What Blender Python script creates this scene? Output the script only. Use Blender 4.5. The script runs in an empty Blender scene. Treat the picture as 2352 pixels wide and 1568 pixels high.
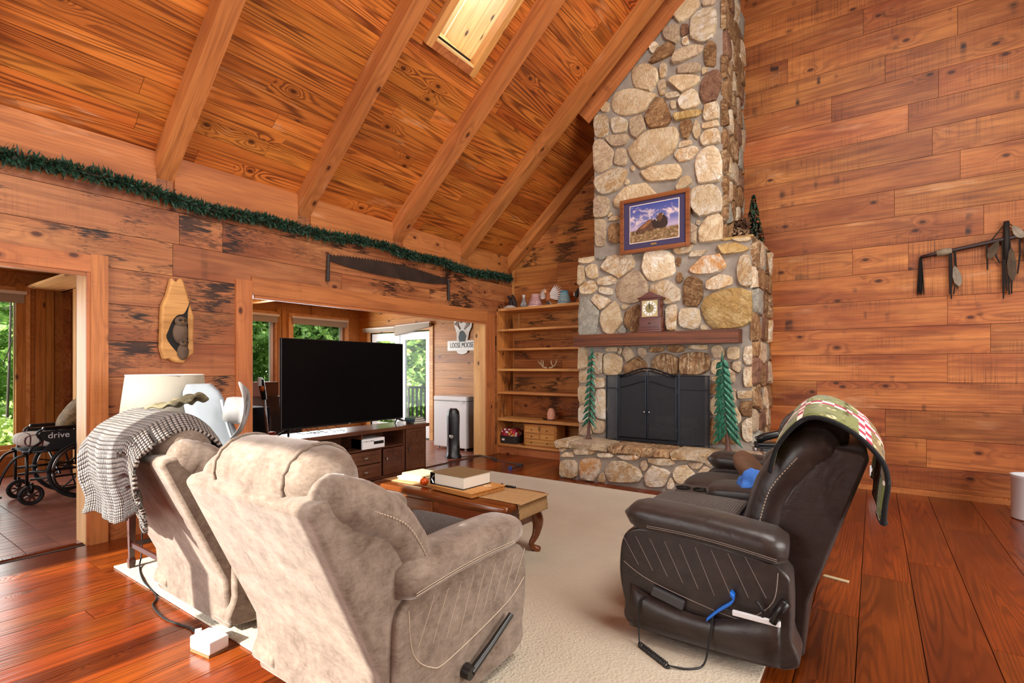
import bpy, bmesh, math, random
from mathutils import Vector, Matrix
random.seed(7)
SC = bpy.context.scene
COL = SC.collection
R = math.radians
# ---------------------------------------------------------------- camera, sky, sun, daylight, exposure
cam_d = bpy.data.cameras.new('camera'); cam = bpy.data.objects.new('camera', cam_d); COL.objects.link(cam)
cam_d.sensor_width = 36; cam_d.lens = 18.0; cam_d.shift_y = 61/2352; cam_d.clip_start = .05; cam_d.clip_end = 200
cam.location = (0, 0, 1.35); cam.rotation_euler = (R(90), 0, R(35.28)); SC.camera = cam
W = bpy.data.worlds.new('sky'); SC.world = W; W.use_nodes = True
bg = W.node_tree.nodes['Background']; bg.inputs[0].default_value = (.80, .90, 1, 1); bg.inputs[1].default_value = 2.2
def light(name, kind, loc, direction, energy, color, **kw):
    d = bpy.data.lights.new(name, kind); d.energy = energy; d.color = color
    for k, v in kw.items(): setattr(d, k, v)
    o = bpy.data.objects.new(name, d); COL.objects.link(o); o.location = loc
    o.rotation_euler = Vector(direction).to_track_quat('-Z', 'Y').to_euler(); return o
light('sun', 'SUN', (-3, -8, 8), (.03, .866, -.50), 13.0, (1, .94, .86), angle=R(.6))
# daylight entering at the windows behind the camera, the skylight and the sun room
light('daylight_back_window', 'AREA', (-2.7, -1.45, 1.9), (.1, 1, .05), 135, (1, .96, .92), shape='RECTANGLE', size=3.5, size_y=2.7)
light('fill_light_side', 'AREA', (3.8, 2.2, 1.9), (-1, .05, .1), 250, (1, .93, .86), shape='RECTANGLE', size=4.2, size_y=2.0)  # added fill; no window is known on this side
light('fill_light_roof', 'AREA', (1.2, 2.4, 5.45), (-.55, .25, -1), 260, (1, .95, .9), shape='RECTANGLE', size=1.6, size_y=3.0)  # added fill below an unseen roof window frame without an opening
light('daylight_skylight', 'AREA', (-3.50, 3.80, 5.62), (.66, 0, -.75), 9, (1, .97, .92), shape='RECTANGLE', size=.9, size_y=.5)
light('daylight_sunroom_window', 'AREA', (-8.72, 5.0, 1.35), (1, -.05, -.05), 130, (.95, .98, 1), shape='RECTANGLE', size=2.9, size_y=1.8)
light('daylight_sunroom_near', 'AREA', (-8.72, .3, 1.35), (1, .1, -.15), 55, (.97, .98, 1), shape='RECTANGLE', size=2.6, size_y=1.8)
SC.view_settings.view_transform = 'Standard'; SC.view_settings.look = 'None'; SC.view_settings.gamma = 1
SC.view_settings.use_curve_mapping = False; SC.view_settings.exposure = 0.2
SC.cycles.adaptive_threshold = .015; SC.cycles.max_bounces = 8; SC.cycles.diffuse_bounces = 5; SC.cycles.transparent_max_bounces = 16
SC.cycles.caustics_reflective = False; SC.cycles.caustics_refractive = False; SC.cycles.sample_clamp_indirect = 6

# ---------------------------------------------------------------- helpers
class MB:
    """collects shapes; build() links them as ONE mesh object"""
    def __init__(s): s.v = []; s.f = []
    def add(s, vs, fs, M=None):
        n = len(s.v)
        s.v += [tuple(M @ Vector(p)) if M else tuple(p) for p in vs]
        s.f += [tuple(i+n for i in f) for f in fs]; return s
    def box(s, c, d, rot=None):
        x, y, z = d[0]/2, d[1]/2, d[2]/2
        vs = [(a, b, e) for a in (-x, x) for b in (-y, y) for e in (-z, z)]
        M = Matrix.Translation(c)
        if rot: M = M @ (rot.to_4x4() if hasattr(rot, 'to_4x4') else Matrix.Rotation(rot, 4, 'Z'))
        return s.add(vs, [(0,1,3,2),(4,6,7,5),(0,4,5,1),(2,3,7,6),(0,2,6,4),(1,5,7,3)], M)
    def bar(s, a, b):                                   # box from min corner to max corner
        return s.box([(p+q)/2 for p, q in zip(a, b)], [abs(q-p) for p, q in zip(a, b)])
    def rings(s, rs, cap=True, close=True):             # loft between rings of equal count
        n = len(rs[0]); vs = [p for r in rs for p in r]; fs = []
        for i in range(len(rs)-1):
            for j in range(n if close else n-1):
                k = (j+1) % n; fs.append((i*n+j, i*n+k, (i+1)*n+k, (i+1)*n+j))
        if cap: fs.append(tuple(range(n-1, -1, -1))); fs.append(tuple((len(rs)-1)*n+j for j in range(n)))
        return s.add(vs, fs)
    def tube(s, pts, r, n=8, cap=True):
        pts = [Vector(p) for p in pts]; rr = r if isinstance(r, (list, tuple)) else [r]*len(pts); rs = []
        up = None
        for i, p in enumerate(pts):
            t = (pts[min(i+1, len(pts)-1)]-pts[max(i-1, 0)])
            if t.length < 1e-9: t = Vector((0, 0, 1))
            t.normalize()
            if up is None: up = t.cross(Vector((0, 0, 1)) if abs(t.z) < .9 else Vector((1, 0, 0)))
            up = (up - t*up.dot(t)); up.normalize(); w = t.cross(up)
            rs.append([p+(up*math.cos(2*math.pi*k/n)+w*math.sin(2*math.pi*k/n))*rr[i] for k in range(n)])
        return s.rings(rs, cap)
    def cyl(s, a, b, r, r2=None, n=16): return s.tube([a, b], [r, r if r2 is None else r2], n)
    def lathe(s, prof, c=(0, 0, 0), n=24, M=None):      # prof: (radius, z)
        rs = [[(q*math.cos(2*math.pi*k/n), q*math.sin(2*math.pi*k/n), z) for k in range(n)] for q, z in prof]
        T = Matrix.Translation(c) @ (M or Matrix.Identity(4))
        rs = [[T @ Vector(p) for p in r] for r in rs]
        return s.rings(rs)
    def prism(s, poly, a, b, M=None):                   # 2-D outline extruded along z from a to b
        n = len(poly); vs = [(x, y, a) for x, y in poly]+[(x, y, b) for x, y in poly]
        fs = [(i, (i+1) % n, n+(i+1) % n, n+i) for i in range(n)]+[tuple(range(n-1, -1, -1)), tuple(range(n, 2*n))]
        return s.add(vs, fs, M)
    def ball(s, c, r, n=12, m=8, M=None):
        r = (r, r, r) if not isinstance(r, (tuple, list)) else r
        rs = []
        for i in range(m+1):
            a = math.pi*(i/m-.5); q = max(math.cos(a), .02)
            rs.append([Vector((r[0]*q*math.cos(2*math.pi*k/n), r[1]*q*math.sin(2*math.pi*k/n), r[2]*math.sin(a))) for k in range(n)])
        T = Matrix.Translation(c) @ (M or Matrix.Identity(4))
        return s.rings([[T @ p for p in q] for q in rs])
    def build(s, name, m, parent=None, smooth=False, bevel=0, sub=0, seg=2):
        me = bpy.data.meshes.new(name); me.from_pydata([tuple(p) for p in s.v], [], s.f)
        bm = bmesh.new(); bm.from_mesh(me); bmesh.ops.recalc_face_normals(bm, faces=bm.faces); bm.to_mesh(me); bm.free()
        me.materials.append(m); return link(name, me, parent, smooth, bevel, sub, seg)
def link(name, me, parent=None, smooth=False, bevel=0, sub=0, seg=2):
    o = bpy.data.objects.new(name, me); COL.objects.link(o)
    if parent: o.parent = parent
    if smooth:
        me.polygons.foreach_set('use_smooth', [True]*len(me.polygons))
        if smooth == 2: me.set_sharp_from_angle(angle=R(40))
    if bevel:
        b = o.modifiers.new('bevel', 'BEVEL'); b.width = bevel; b.segments = seg; b.limit_method = 'ANGLE'; b.angle_limit = R(35)
        if smooth is False: me.polygons.foreach_set('use_smooth', [True]*len(me.polygons)); b.harden_normals = True
    if sub:
        q = o.modifiers.new('sub', 'SUBSURF'); q.levels = sub; q.render_levels = sub
    return o
def tag(o, label=None, cat=None, group=None, kind=None):
    for k, v in (('label', label), ('category', cat), ('group', group), ('kind', kind)):
        if v: o[k] = v
    return o
def thing(name, label, cat, loc=(0, 0, 0), rz=0, group=None):
    o = bpy.data.objects.new(name, None); COL.objects.link(o); o.empty_display_size = .1
    o.location = loc; o.rotation_euler = (0, 0, rz); return tag(o, label, cat, group)
def copy_tree(o, parent=None):
    c = o.copy(); COL.objects.link(c); c.parent = parent
    for ch in list(o.children): copy_tree(ch, c)
    return c
def struct(name, mb, m, **kw):
    o = mb.build(name, m, **kw); o['kind'] = 'structure'; return o
def spline(pts, k=8, closed=False):                     # Catmull-Rom
    P = [Vector(p) for p in pts]; out = []; n = len(P)
    for i in range(n if closed else n-1):
        g = (lambda j: P[j % n]) if closed else (lambda j: P[max(0, min(n-1, j))])
        a, b, c, d = g(i-1), g(i), g(i+1), g(i+2)
        for t in range(k):
            t /= k; out.append(.5*((2*b)+(c-a)*t+(2*a-5*b+4*c-d)*t*t+(3*b-a-3*c+d)*t**3))
    if not closed: out.append(P[-1])
    return out
def sup(w, h, n=20, e=4.0):                             # superellipse outline (x, y)
    out = []
    for k in range(n):
        a = 2*math.pi*(k+.5)/n; c, q = math.cos(a), math.sin(a)
        out.append((math.copysign(abs(c)**(2/e), c)*w/2, math.copysign(abs(q)**(2/e), q)*h/2))
    return out
def cushion(mb, c, d, e=3.5, rot=None, puff=.0, n=28, m=14, crease=None):
    """soft box: superellipsoid of size d at c"""
    T = Matrix.Translation(c) @ (rot.to_4x4() if rot else Matrix.Identity(4)); rs = []
    pw = lambda v, p: math.copysign(abs(v)**p, v)
    for i in range(m+1):
        a = math.pi*(i/m-.5); ca = max(math.cos(a), 1e-3); sa = math.sin(a)
        ring = []
        for k in range(n):
            b = 2*math.pi*k/n
            p = Vector((pw(ca, 2/e)*pw(math.cos(b), 2/e)*d[0]/2, pw(ca, 2/e)*pw(math.sin(b), 2/e)*d[1]/2, pw(sa, 2/e)*d[2]/2))
            ring.append(T @ p)
        rs.append(ring)
    return mb.rings(rs)

# ---------------------------------------------------------------- materials
def srgb(r, g=None, b=None):
    if g is None: r, g, b = [int(r[i:i+2], 16) for i in (0, 2, 4)]
    return tuple((((c/255)+.055)/1.055)**2.4 if c > 10 else c/255/12.92 for c in (r, g, b))+(1,)
class NT:
    def __init__(s, name):
        s.m = bpy.data.materials.new(name); s.m.use_nodes = True; s.t = s.m.node_tree; s.n = s.t.nodes
        s.b = s.n['Principled BSDF']; s.out = s.n['Material Output']
    def put(s, sock, v):
        if hasattr(v, 'is_output'): s.t.links.new(v, sock)
        elif v is not None: sock.default_value = v
    def node(s, kind, ins=None, **kw):
        q = s.n.new('ShaderNode'+kind)
        for k, v in kw.items(): setattr(q, k, v)
        for k, v in (ins or {}).items(): s.put(q.inputs[k], v)
        return q
    def math(s, op, a, b=None, c=None, clamp=False):
        q = s.n.new('ShaderNodeMath'); q.operation = op; q.use_clamp = clamp
        for i, v in enumerate((a, b, c)):
            if v is not None: s.put(q.inputs[i], v)
        return q.outputs[0]
    def mix(s, f, a, b, mode='MIX'):
        q = s.n.new('ShaderNodeMix'); q.data_type = 'RGBA'; q.blend_type = mode; q.clamp_factor = True
        s.put(q.inputs[0], f); s.put(q.inputs[6], a); s.put(q.inputs[7], b); return q.outputs[2]
    def ramp(s, f, *stops, interp='LINEAR'):
        q = s.n.new('ShaderNodeValToRGB'); s.put(q.inputs[0], f); e = q.color_ramp.elements; q.color_ramp.interpolation = interp
        for i, (p, c) in enumerate(stops):
            if i > 1: e.new(p)
        for i, (p, c) in enumerate(stops):
            e[i].position = p; e[i].color = c if isinstance(c, tuple) else (c, c, c, 1)
        return q.outputs[0]
    def coord(s, kind='Object'): return s.node('TexCoord').outputs[kind]
    def mapping(s, v, scale=(1, 1, 1), loc=(0, 0, 0), rot=(0, 0, 0)):
        return s.node('Mapping', {0: v, 1: loc, 2: rot, 3: scale}).outputs[0]
    def noise(s, v, scale, detail=2, rough=.5, dist=0):
        q = s.node('TexNoise', {'Vector': v, 'Scale': scale, 'Detail': detail, 'Roughness': rough, 'Distortion': dist}); return q.outputs[0]
    def bump(s, h, strength=.3, dist=.01, normal=None):
        q = s.node('Bump', {'Height': h, 'Strength': strength, 'Distance': dist})
        if normal is not None: s.put(q.inputs['Normal'], normal)
        return q.outputs[0]
    def done(s, col=None, rough=None, normal=None, metal=None, spec=None, coat=None, **kw):
        for k, v in (('Base Color', col), ('Roughness', rough), ('Normal', normal), ('Metallic', metal), ('Specular IOR Level', spec), ('Coat Weight', coat)):
            if v is not None: s.put(s.b.inputs[k], v)
        for k, v in kw.items(): s.put(s.b.inputs[k.replace('_', ' ')], v)
        return s.m
def flat(name, c, rough=.5, metal=0, bump=0, bscale=40, var=0, **kw):
    t = NT(name); c = srgb(c) if isinstance(c, str) else c; v = t.coord()
    n = t.noise(v, bscale, 3, .6); col = c
    if var:
        n2 = t.noise(v, bscale*.15, 3, .6)
        col = t.mix(t.ramp(n2, (.3, 0.), (.7, 1.)), tuple(x*(1-var) for x in c[:3])+(1,), tuple(min(1, x*(1+var)) for x in c[:3])+(1,))
    return t.done(col, rough, t.bump(n, bump, .004) if bump else None, metal, **kw)
def wood(name, light_, base, dark, rings=34, ramt=.8, stain=0, saw=0, rough=.5, coat=0, knots=.5, vary=.28, gscale=1.0, spec=.4, scuff=0, grime=0):
    """board wood: x runs along the grain; every board (object) gets its own piece of it"""
    t = NT(name); L, B, D = srgb(light_), srgb(base), srgb(dark)
    rnd = t.node('ObjectInfo').outputs['Random']
    off = t.node('CombineXYZ', {0: t.math('MULTIPLY', rnd, 173.1), 1: t.math('MULTIPLY', rnd, 61.7), 2: t.math('MULTIPLY', rnd, 27.3)}).outputs[0]
    v = t.node('VectorMath', {0: t.coord(), 1: off}, operation='ADD').outputs[0]
    # knots
    kv = t.mapping(v, (2.3, 4.0, .0))
    vo = t.node('TexVoronoi', {'Vector': kv, 'Scale': 1.0, 'Randomness': 1.0}, voronoi_dimensions='2D')
    kr = t.node('SeparateColor', {0: vo.outputs['Color']}).outputs[0]
    kd = t.math('ADD', vo.outputs['Distance'], t.math('MULTIPLY', t.math('GREATER_THAN', kr, knots), 3.0))
    near = t.math('POWER', 2.718, t.math('MULTIPLY', kd, -6.0))
    # growth rings: contour lines of a field stretched along the board
    n1 = t.noise(t.mapping(v, (.20*gscale, 4.2*gscale, 4.2*gscale)), 1.15, 1.5, .45)
    field = t.math('ADD', n1, t.math('MULTIPLY', near, .35))
    rg = t.math('SINE', t.math('MULTIPLY', field, float(rings*6.283*.5)))
    rg = t.ramp(t.math('MULTIPLY_ADD', rg, .5, .5), (.35, 0.), (.72, .55), (1., 1.))
    tone = t.ramp(t.noise(t.mapping(v, (.5, 2.2, 2.2)), 1.3, 3, .6), (.32, 0.), (.68, 1.))
    fib = t.noise(t.mapping(v, (2.5, 95, 95)), 1.0, 2, .6)
    col = t.mix(tone, L, B)
    rmask = t.math('MULTIPLY', rg, t.ramp(t.noise(t.mapping(v, (.8, 2, 2)), 1.7, 2, .5), (.3, .25), (.65, 1.)))
    col = t.mix(t.math('MULTIPLY', rmask, ramt), col, D)
    col = t.mix(t.math('MULTIPLY', t.ramp(fib, (.45, 0.), (.75, 1.)), .45), col, D)
    if saw:   # saw marks across the board and grey weather streaks
        sm = t.noise(t.mapping(v, (130, 1.5, 1.5)), 1.0, 2, .5)
        gate = t.ramp(t.noise(t.mapping(v, (.9, 2.2, 2.2), (9, 3, 1)), 1.2, 2, .5), (.45, 0.), (.7, 1.))
        col = t.mix(t.math('MULTIPLY', t.math('MULTIPLY', t.ramp(sm, (.5, 0.), (.8, 1.)), gate), saw), col, srgb('2e1710'))
        st = t.noise(t.mapping(v, (9, .55, .55), (4, 8, 2)), 1.0, 1, .5)
        g2 = t.ramp(t.noise(t.mapping(v, (1.2, 5, 5), (1, 13, 5)), 1.3, 3, .6), (.52, 0.), (.68, 1.))
        col = t.mix(t.math('MULTIPLY', t.math('MULTIPLY', t.ramp(st, (.60, 0.), (.72, 1.)), g2), saw*1.3, clamp=True), col, srgb('3a2318'))
    if stain: # old water stains: blotches whose edges run jagged along the grain
        jag = t.noise(t.mapping(v, (1.2, 34, 34)), 1.0, 3, .7)
        sv = t.node('VectorMath', {0: v, 1: t.node('CombineXYZ', {0: t.math('MULTIPLY', t.math('SUBTRACT', jag, .5), .75)}).outputs[0]}, operation='ADD').outputs[0]
        sn = t.noise(t.mapping(sv, (3.1, 1.5, 1.5)), 1.0, 2, .55)
        blot = t.ramp(sn, (.59, 0.), (.615, 1.), (.72, .75), (.78, .1))
        line = t.ramp(t.math('ABSOLUTE', t.math('SUBTRACT', sn, .54)), (.0, 1.), (.008, .8), (.02, 0.))
        zone = t.ramp(t.noise(t.mapping(v, (.55, .9, .9), (5, 5, 5)), 1.0, 2, .5), (.38, 0.), (.50, 1.))
        col = t.mix(t.math('MULTIPLY', t.math('MULTIPLY', blot, zone), stain), col, srgb('1d0d08'))
        col = t.mix(t.math('MULTIPLY', t.math('MULTIPLY', line, zone), stain*.9), col, srgb('2a120a'))
    if scuff: # pale rubbed patches
        sc = t.math('MULTIPLY', t.ramp(t.noise(t.mapping(v, (1.4, 5, 5), (2, 2, 7)), 1.0, 3, .7), (.62, 0.), (.75, 1.)), scuff)
        col = t.mix(sc, col, srgb('f0c49a'))
    col = t.mix(t.ramp(kd, (.0, 1.), (.05, .95), (.085, .25), (.14, 0.)), col, srgb('4e220a'))
    r2 = t.math('FRACT', t.math('MULTIPLY', rnd, 7.77))
    val = t.math('MULTIPLY_ADD', r2, 2*vary, 1-vary)
    col = t.node('HueSaturation', {'Color': col, 'Value': val, 'Hue': t.math('MULTIPLY_ADD', t.math('FRACT', t.math('MULTIPLY', rnd, 3.33)), .008, .496)}).outputs[0]
    if grime:
        gm = t.ramp(t.noise(t.mapping(v, (.7, 2.6, 2.6), (3, 1, 4)), 1.1, 4, .65), (.38, 0.), (.72, 1.))
        col = t.mix(t.math('MULTIPLY', gm, grime), col, t.mix(1., col, srgb('9a5a3a'), 'MULTIPLY'))
    hgt = t.math('ADD', t.math('MULTIPLY', rg, -.5), fib)
    return t.done(col, rough if not isinstance(rough, tuple) else t.ramp(fib, (.3, rough[0]), (.8, rough[1])), t.bump(hgt, .12, .004), spec=spec, coat=coat, Coat_Roughness=.12)
M = {}
M['ceil'] = wood('ceiling_pine', 'd58038', 'b35c22', '4f1c0a', rings=34, ramt=.85, rough=.42, knots=.16, vary=.17, scuff=.25)
M['raft'] = wood('rafter_wood', 'c67e44', 'a86230', '6e3616', rings=16, ramt=.4, rough=.6, knots=.2, vary=.08, scuff=.2)
M['wallL'] = wood('stained_wall_wood', 'bc7e4c', '9e5c32', '642e16', rings=18, ramt=.4, stain=1.0, saw=.3, rough=.55, knots=.25, vary=.12, grime=.5)
M['wallF'] = wood('sawn_wall_wood', 'cc8446', 'aa5e2e', '5c2814', rings=20, ramt=.45, saw=.9, rough=.5, knots=.22, vary=.17, scuff=.25, grime=.8)
M['wallS'] = wood('shelf_wall_wood', 'd8904c', 'b87038', '6a3018', rings=18, ramt=.4, stain=.9, saw=.4, rough=.5, knots=.25, vary=.12, grime=.35)  # paler than wallF: flash light on the shelves put into the colour
M['trim'] = wood('trim_wood', 'c27842', 'a66032', '6e361a', rings=16, ramt=.4, saw=.3, rough=.55, knots=.3, vary=.06)
M['pine'] = wood('pale_pine', 'e6b478', 'd29a5c', 'a8683a', rings=10, ramt=.35, rough=.45, knots=.35, vary=.05)
M['well'] = wood('skylight_pine', 'f2d79c', 'e6c07c', 'b07a42', rings=9, ramt=.25, rough=.4, knots=.5, vary=.05)
M['sunw'] = wood('sunroom_pine', 'c98d4c', 'b0722f', '7a4a1e', rings=16, ramt=.4, rough=.4, knots=.35, vary=.12)
M['floor'] = wood('floor_pine', '8a3e12', '60260b', '2c0b04', rings=54, ramt=.6, rough=.22, coat=0, knots=.14, vary=.30, gscale=1.0, spec=.5)
M['shelf'] = wood('shelf_board', 'e0a868', 'cc8c4c', '94562c', rings=14, ramt=.5, rough=.45, knots=.2, vary=.06)
M['mantel'] = wood('mantel_wood', '7a4222', '5e2e16', '28100a', rings=22, ramt=.75, saw=.5, rough=.5, knots=.2, vary=.02)
M['walnut'] = wood('stand_wood', '6b4028', '553020', '2c160c', rings=24, ramt=.5, rough=.35, coat=.3, knots=.05, vary=.05)
M['table'] = wood('table_wood', '8a4a22', '6e3414', '38160a', rings=20, ramt=.5, rough=.25, coat=.5, knots=.05, vary=.05)
M['oak'] = wood('chest_oak', 'c98a4c', 'b5763a', '8a5226', rings=20, ramt=.4, rough=.4, knots=.05, vary=.03)
M['board'] = wood('raw_board', 'd9a05c', 'c98a46', '94602c', rings=16, ramt=.5, rough=.5, knots=.1, vary=.03)
M['gap'] = flat('dark_gap', '1c0d07', .9)
M['mahog'] = wood('clock_wood', '6b3020', '522016', '2a0d08', rings=20, ramt=.4, rough=.3, coat=.4, knots=.02, vary=.02)
M['frame'] = wood('frame_wood', '9a5a30', '804420', '4a220e', rings=20, ramt=.4, rough=.35, coat=.3, knots=.02, vary=.02)
def glass_mat():
    t = NT('window_glass'); t.n.remove(t.b)
    tr = t.node('BsdfTransparent', {0: (.96, .98, .98, 1)}); gl = t.node('BsdfGlossy', {0: (1, 1, 1, 1), 1: .02})
    fr = t.node('Fresnel', {0: 1.13})
    mx = t.node('MixShader', {0: fr.outputs[0], 1: tr.outputs[0], 2: gl.outputs[0]}); t.t.links.new(mx.outputs[0], t.out.inputs[0]); return t.m
M['glass'] = glass_mat()
M['white'] = flat('white_paint', 'eef0f2', .35, bump=.05)
M['plastic_w'] = flat('white_plastic', 'e8eaec', .3)
M['black'] = flat('black_plastic', '0c0c0e', .35)
M['blackmat'] = flat('black_matte', '101012', .7)
M['chrome'] = flat('chrome_metal', 'c8c8cc', .18, 1)
M['steel'] = flat('brushed_steel', '9a9a9c', .35, 1)
M['brass'] = flat('brass_metal', 'c8a860', .3, 1)
# ---------------------------------------------------------------- room shell
XL, YF, XR, YB, RX = -4.9, 6.95, 3.9, -1.6, -.4
SL = .88; CZ = 3.15                                     # roof slope and its height on the left wall
roof = lambda x: CZ+SL*(x-XL) if x <= RX else CZ+SL*(RX-XL)-SL*(x-RX)
def plank(name, m, o, xa, ya, L, Wd, T, parent):
    """board: corner-origin o, grain along xa, width along ya, thickness T towards xa x ya"""
    xa = Vector(xa).normalized(); ya = Vector(ya).normalized(); za = xa.cross(ya)
    me = bpy.data.meshes.new(name); x, y = L/2, Wd/2
    vs = [(a, b, e) for a in (-x, x) for b in (-y, y) for e in (0, T)]
    me.from_pydata(vs, [], [(0,1,3,2),(4,6,7,5),(0,4,5,1),(2,3,7,6),(0,2,6,4),(1,5,7,3)]); me.materials.append(m)
    ob = bpy.data.objects.new(name, me); COL.objects.link(ob); ob.parent = parent
    c = Vector(o)+xa*x+ya*y
    ob.matrix_local = Matrix(((xa.x, ya.x, za.x, c.x), (xa.y, ya.y, za.y, c.y), (xa.z, ya.z, za.z, c.z), (0, 0, 0, 1)))
    return ob
G = .004
def run(a, b, cuts): c = [a]+[x for x in sorted(cuts) if a+.12 < x < b-.12]+[b]; return list(zip(c[:-1], c[1:]))
# floor
fl = struct('floor', MB().bar((XL-.1, YB, -.12), (XR, YF, -.022)), M['gap'])
xs = [-.068, .192, .46, .795, 1.05]
while xs[0] > XL: xs.insert(0, xs[0]-random.choice((.16, .2, .22, .25, .27)))
xs[0] = XL-.0
while xs[-1] < XR-.1: xs.append(xs[-1]+random.choice((.2, .24, .28)))
for i in range(len(xs)-1):
    if xs[i+1] > 1.9: break
    cuts = []; y = YB+random.uniform(.3, 2.6)
    while y < YF: cuts.append(y); y += random.uniform(2.0, 3.8)
    for a, b in run(YB, YF, cuts):
        plank('floor_plank', M['floor'], (xs[i+1]-G/2, a+G/2, -.022), (0, 1, 0), (-1, 0, 0), b-a-G, xs[i+1]-xs[i]-G, .022, fl)
tag(MB().bar((xs[i], YB, -.022), (XR, YF, 0)).build('floor_boards_rest', M['floor'], fl), kind='stuff')
# ceiling, boards parallel to the ridge, with the rafters under it and the shaft of the roof window
cl = struct('ceiling', MB().add([(XL, YB, CZ+.06), (RX, YB, roof(RX)+.06), (RX, 3.45, roof(RX)+.06), (XL, 3.45, CZ+.06),
                                 (XL, 4.13, CZ+.06), (RX, 4.13, roof(RX)+.06), (RX, YF, roof(RX)+.06), (XL, YF, CZ+.06),
                                 (-3.40, 3.45, roof(-3.40)+.06), (-3.40, 4.13, roof(-3.40)+.06), (-2.35, 3.45, roof(-2.35)+.06), (-2.35, 4.13, roof(-2.35)+.06),
                                 (XR, YB, roof(XR)), (XR, YF, roof(XR)), (RX, YB, roof(RX)+.06), (RX, YF, roof(RX)+.06)],
                                [(0, 1, 2, 3), (4, 5, 6, 7), (3, 8, 9, 4), (10, 2, 5, 11), (14, 12, 13, 15)]), M['gap'])
ca = math.atan(SL); up = Vector((math.cos(ca), 0, math.sin(ca))); slen = (RX-XL)/math.cos(ca); bw = .145
rows = int(slen/bw)+1
for i in range(rows):
    s0 = i*bw; x0 = XL+s0*math.cos(ca); x1 = x0+bw*math.cos(ca); z0 = CZ+s0*math.sin(ca)
    cuts = []; y = YB+random.uniform(.5, 3.2)
    while y < YF: cuts.append(y); y += random.uniform(2.2, 4.2)
    spans = run(YB, YF, cuts)
    if x1 > -3.39 and x0 < -2.36:
        spans = [q for a, b in spans for q in ((a, min(b, 3.46)), (max(a, 4.12), b)) if q[1]-q[0] > .05]
    for a, b in spans:
        plank('ceiling_plank', M['ceil'], (x0, a+.0015, z0), (0, 1, 0), tuple(up), b-a-.003, bw-.0035, -.02, cl)
    if x0 < -3.40 < x1: plank('ceiling_plank', M['ceil'], (x0, 3.46, z0), (0, 1, 0), tuple(up), .66, (-3.40-x0)/math.cos(ca)-.002, -.02, cl)
for y0, y1 in ((-.76, -.62), (.50, .64), (1.765, 1.905), (3.045, 3.195), (4.325, 4.495), (5.60, 5.765), (6.77, 6.93)):
    L = slen+.05; o = Vector((XL, y1, CZ-.21))
    plank('rafter', M['raft'], tuple(o), tuple(up), (0, -1, 0), L, y1-y0, -.165, cl)
for y0, y1 in ((YB, -.76), (-.62, .5), (.64, 1.765), (1.905, 3.045), (3.195, 4.325), (4.495, 5.6), (5.765, 6.77)):
    plank('frieze_board', M['raft'], (XL+.001, y0, 2.78), (0, 1, 0), (0, 0, 1), y1-y0, .37, .03, cl)
plank('ridge_beam', M['raft'], (RX+.06, YB, roof(RX)-.35), (0, 1, 0), (-1, 0, 0), YF-YB, .12, .3, cl)
plank('slope_trim_board', M['trim'], (-3.0, 5.96, 4.50), tuple(up), (-math.sin(ca), 0, math.cos(ca)), 3.2, .235, .03, cl)
# roof window: frame boards, shaft lined with pale boards, pane and sash on top
nrm = Vector((-math.sin(ca), 0, math.cos(ca)))
P0 = lambda x: Vector((x, 0, roof(x)))
k0, k1 = P0(-3.40), P0(-2.35)
sk = MB(); o8 = k0+Vector((0, 3.515, 0))-up*.075-nrm*.06     # lower board of its frame
sk.add([o8+Vector((0, .55*a, 0))+up*.075*b_+nrm*.10*c_ for a in (0, 1) for b_ in (0, 1) for c_ in (0, 1)], [(0,1,3,2), (4,6,7,5), (0,4,5,1), (2,3,7,6), (0,2,6,4), (1,5,7,3)])
sk = struct('window_4', sk, M['trim'])
for nm, o, xa, ya, L, Wd, T in (
    ('frame_board', k0+Vector((0, 3.44, 0))-up*.075-nrm*.06, up, (0, 1, 0), 1.60, .075, .10),
    ('frame_board', k0+Vector((0, 4.065, 0))-up*.075-nrm*.06, up, (0, 1, 0), 1.60, .075, .10),
    ('frame_board', k1+Vector((0, 3.515, 0))+up*.0-nrm*.06, (0, 1, 0), -up, .55, -.075, -.10)):
    plank(nm, M['shelf'], tuple(o), tuple(xa), tuple(ya), L, Wd, T, sk)
for j in range(6):                                       # low wall of the shaft, pale boards one above the other
    plank('shaft_board', M['well'], tuple(k0+Vector((0, 3.50, 0))+nrm*(-.05+j*.15)), (0, 1, 0), tuple(nrm), .58, .149, .02, sk)
    plank('shaft_board', M['well'], tuple(k1+Vector((0, 3.50, 0))+nrm*(-.02+j*.15)), (0, 1, 0), tuple(nrm), .58, .146, .02, sk)
    for y in (3.50, 4.10):
        plank('shaft_board', M['well'], tuple(k0+Vector((0, y, 0))+nrm*(-.02+j*.15)), tuple(up), tuple(nrm), 1.40, .146, -.02, sk)
plank('pane', M['glass'], tuple(k0+Vector((0, 3.48, 0))+nrm*.9), tuple(up), (0, 1, 0), 1.44, .66, .006, sk)
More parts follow.
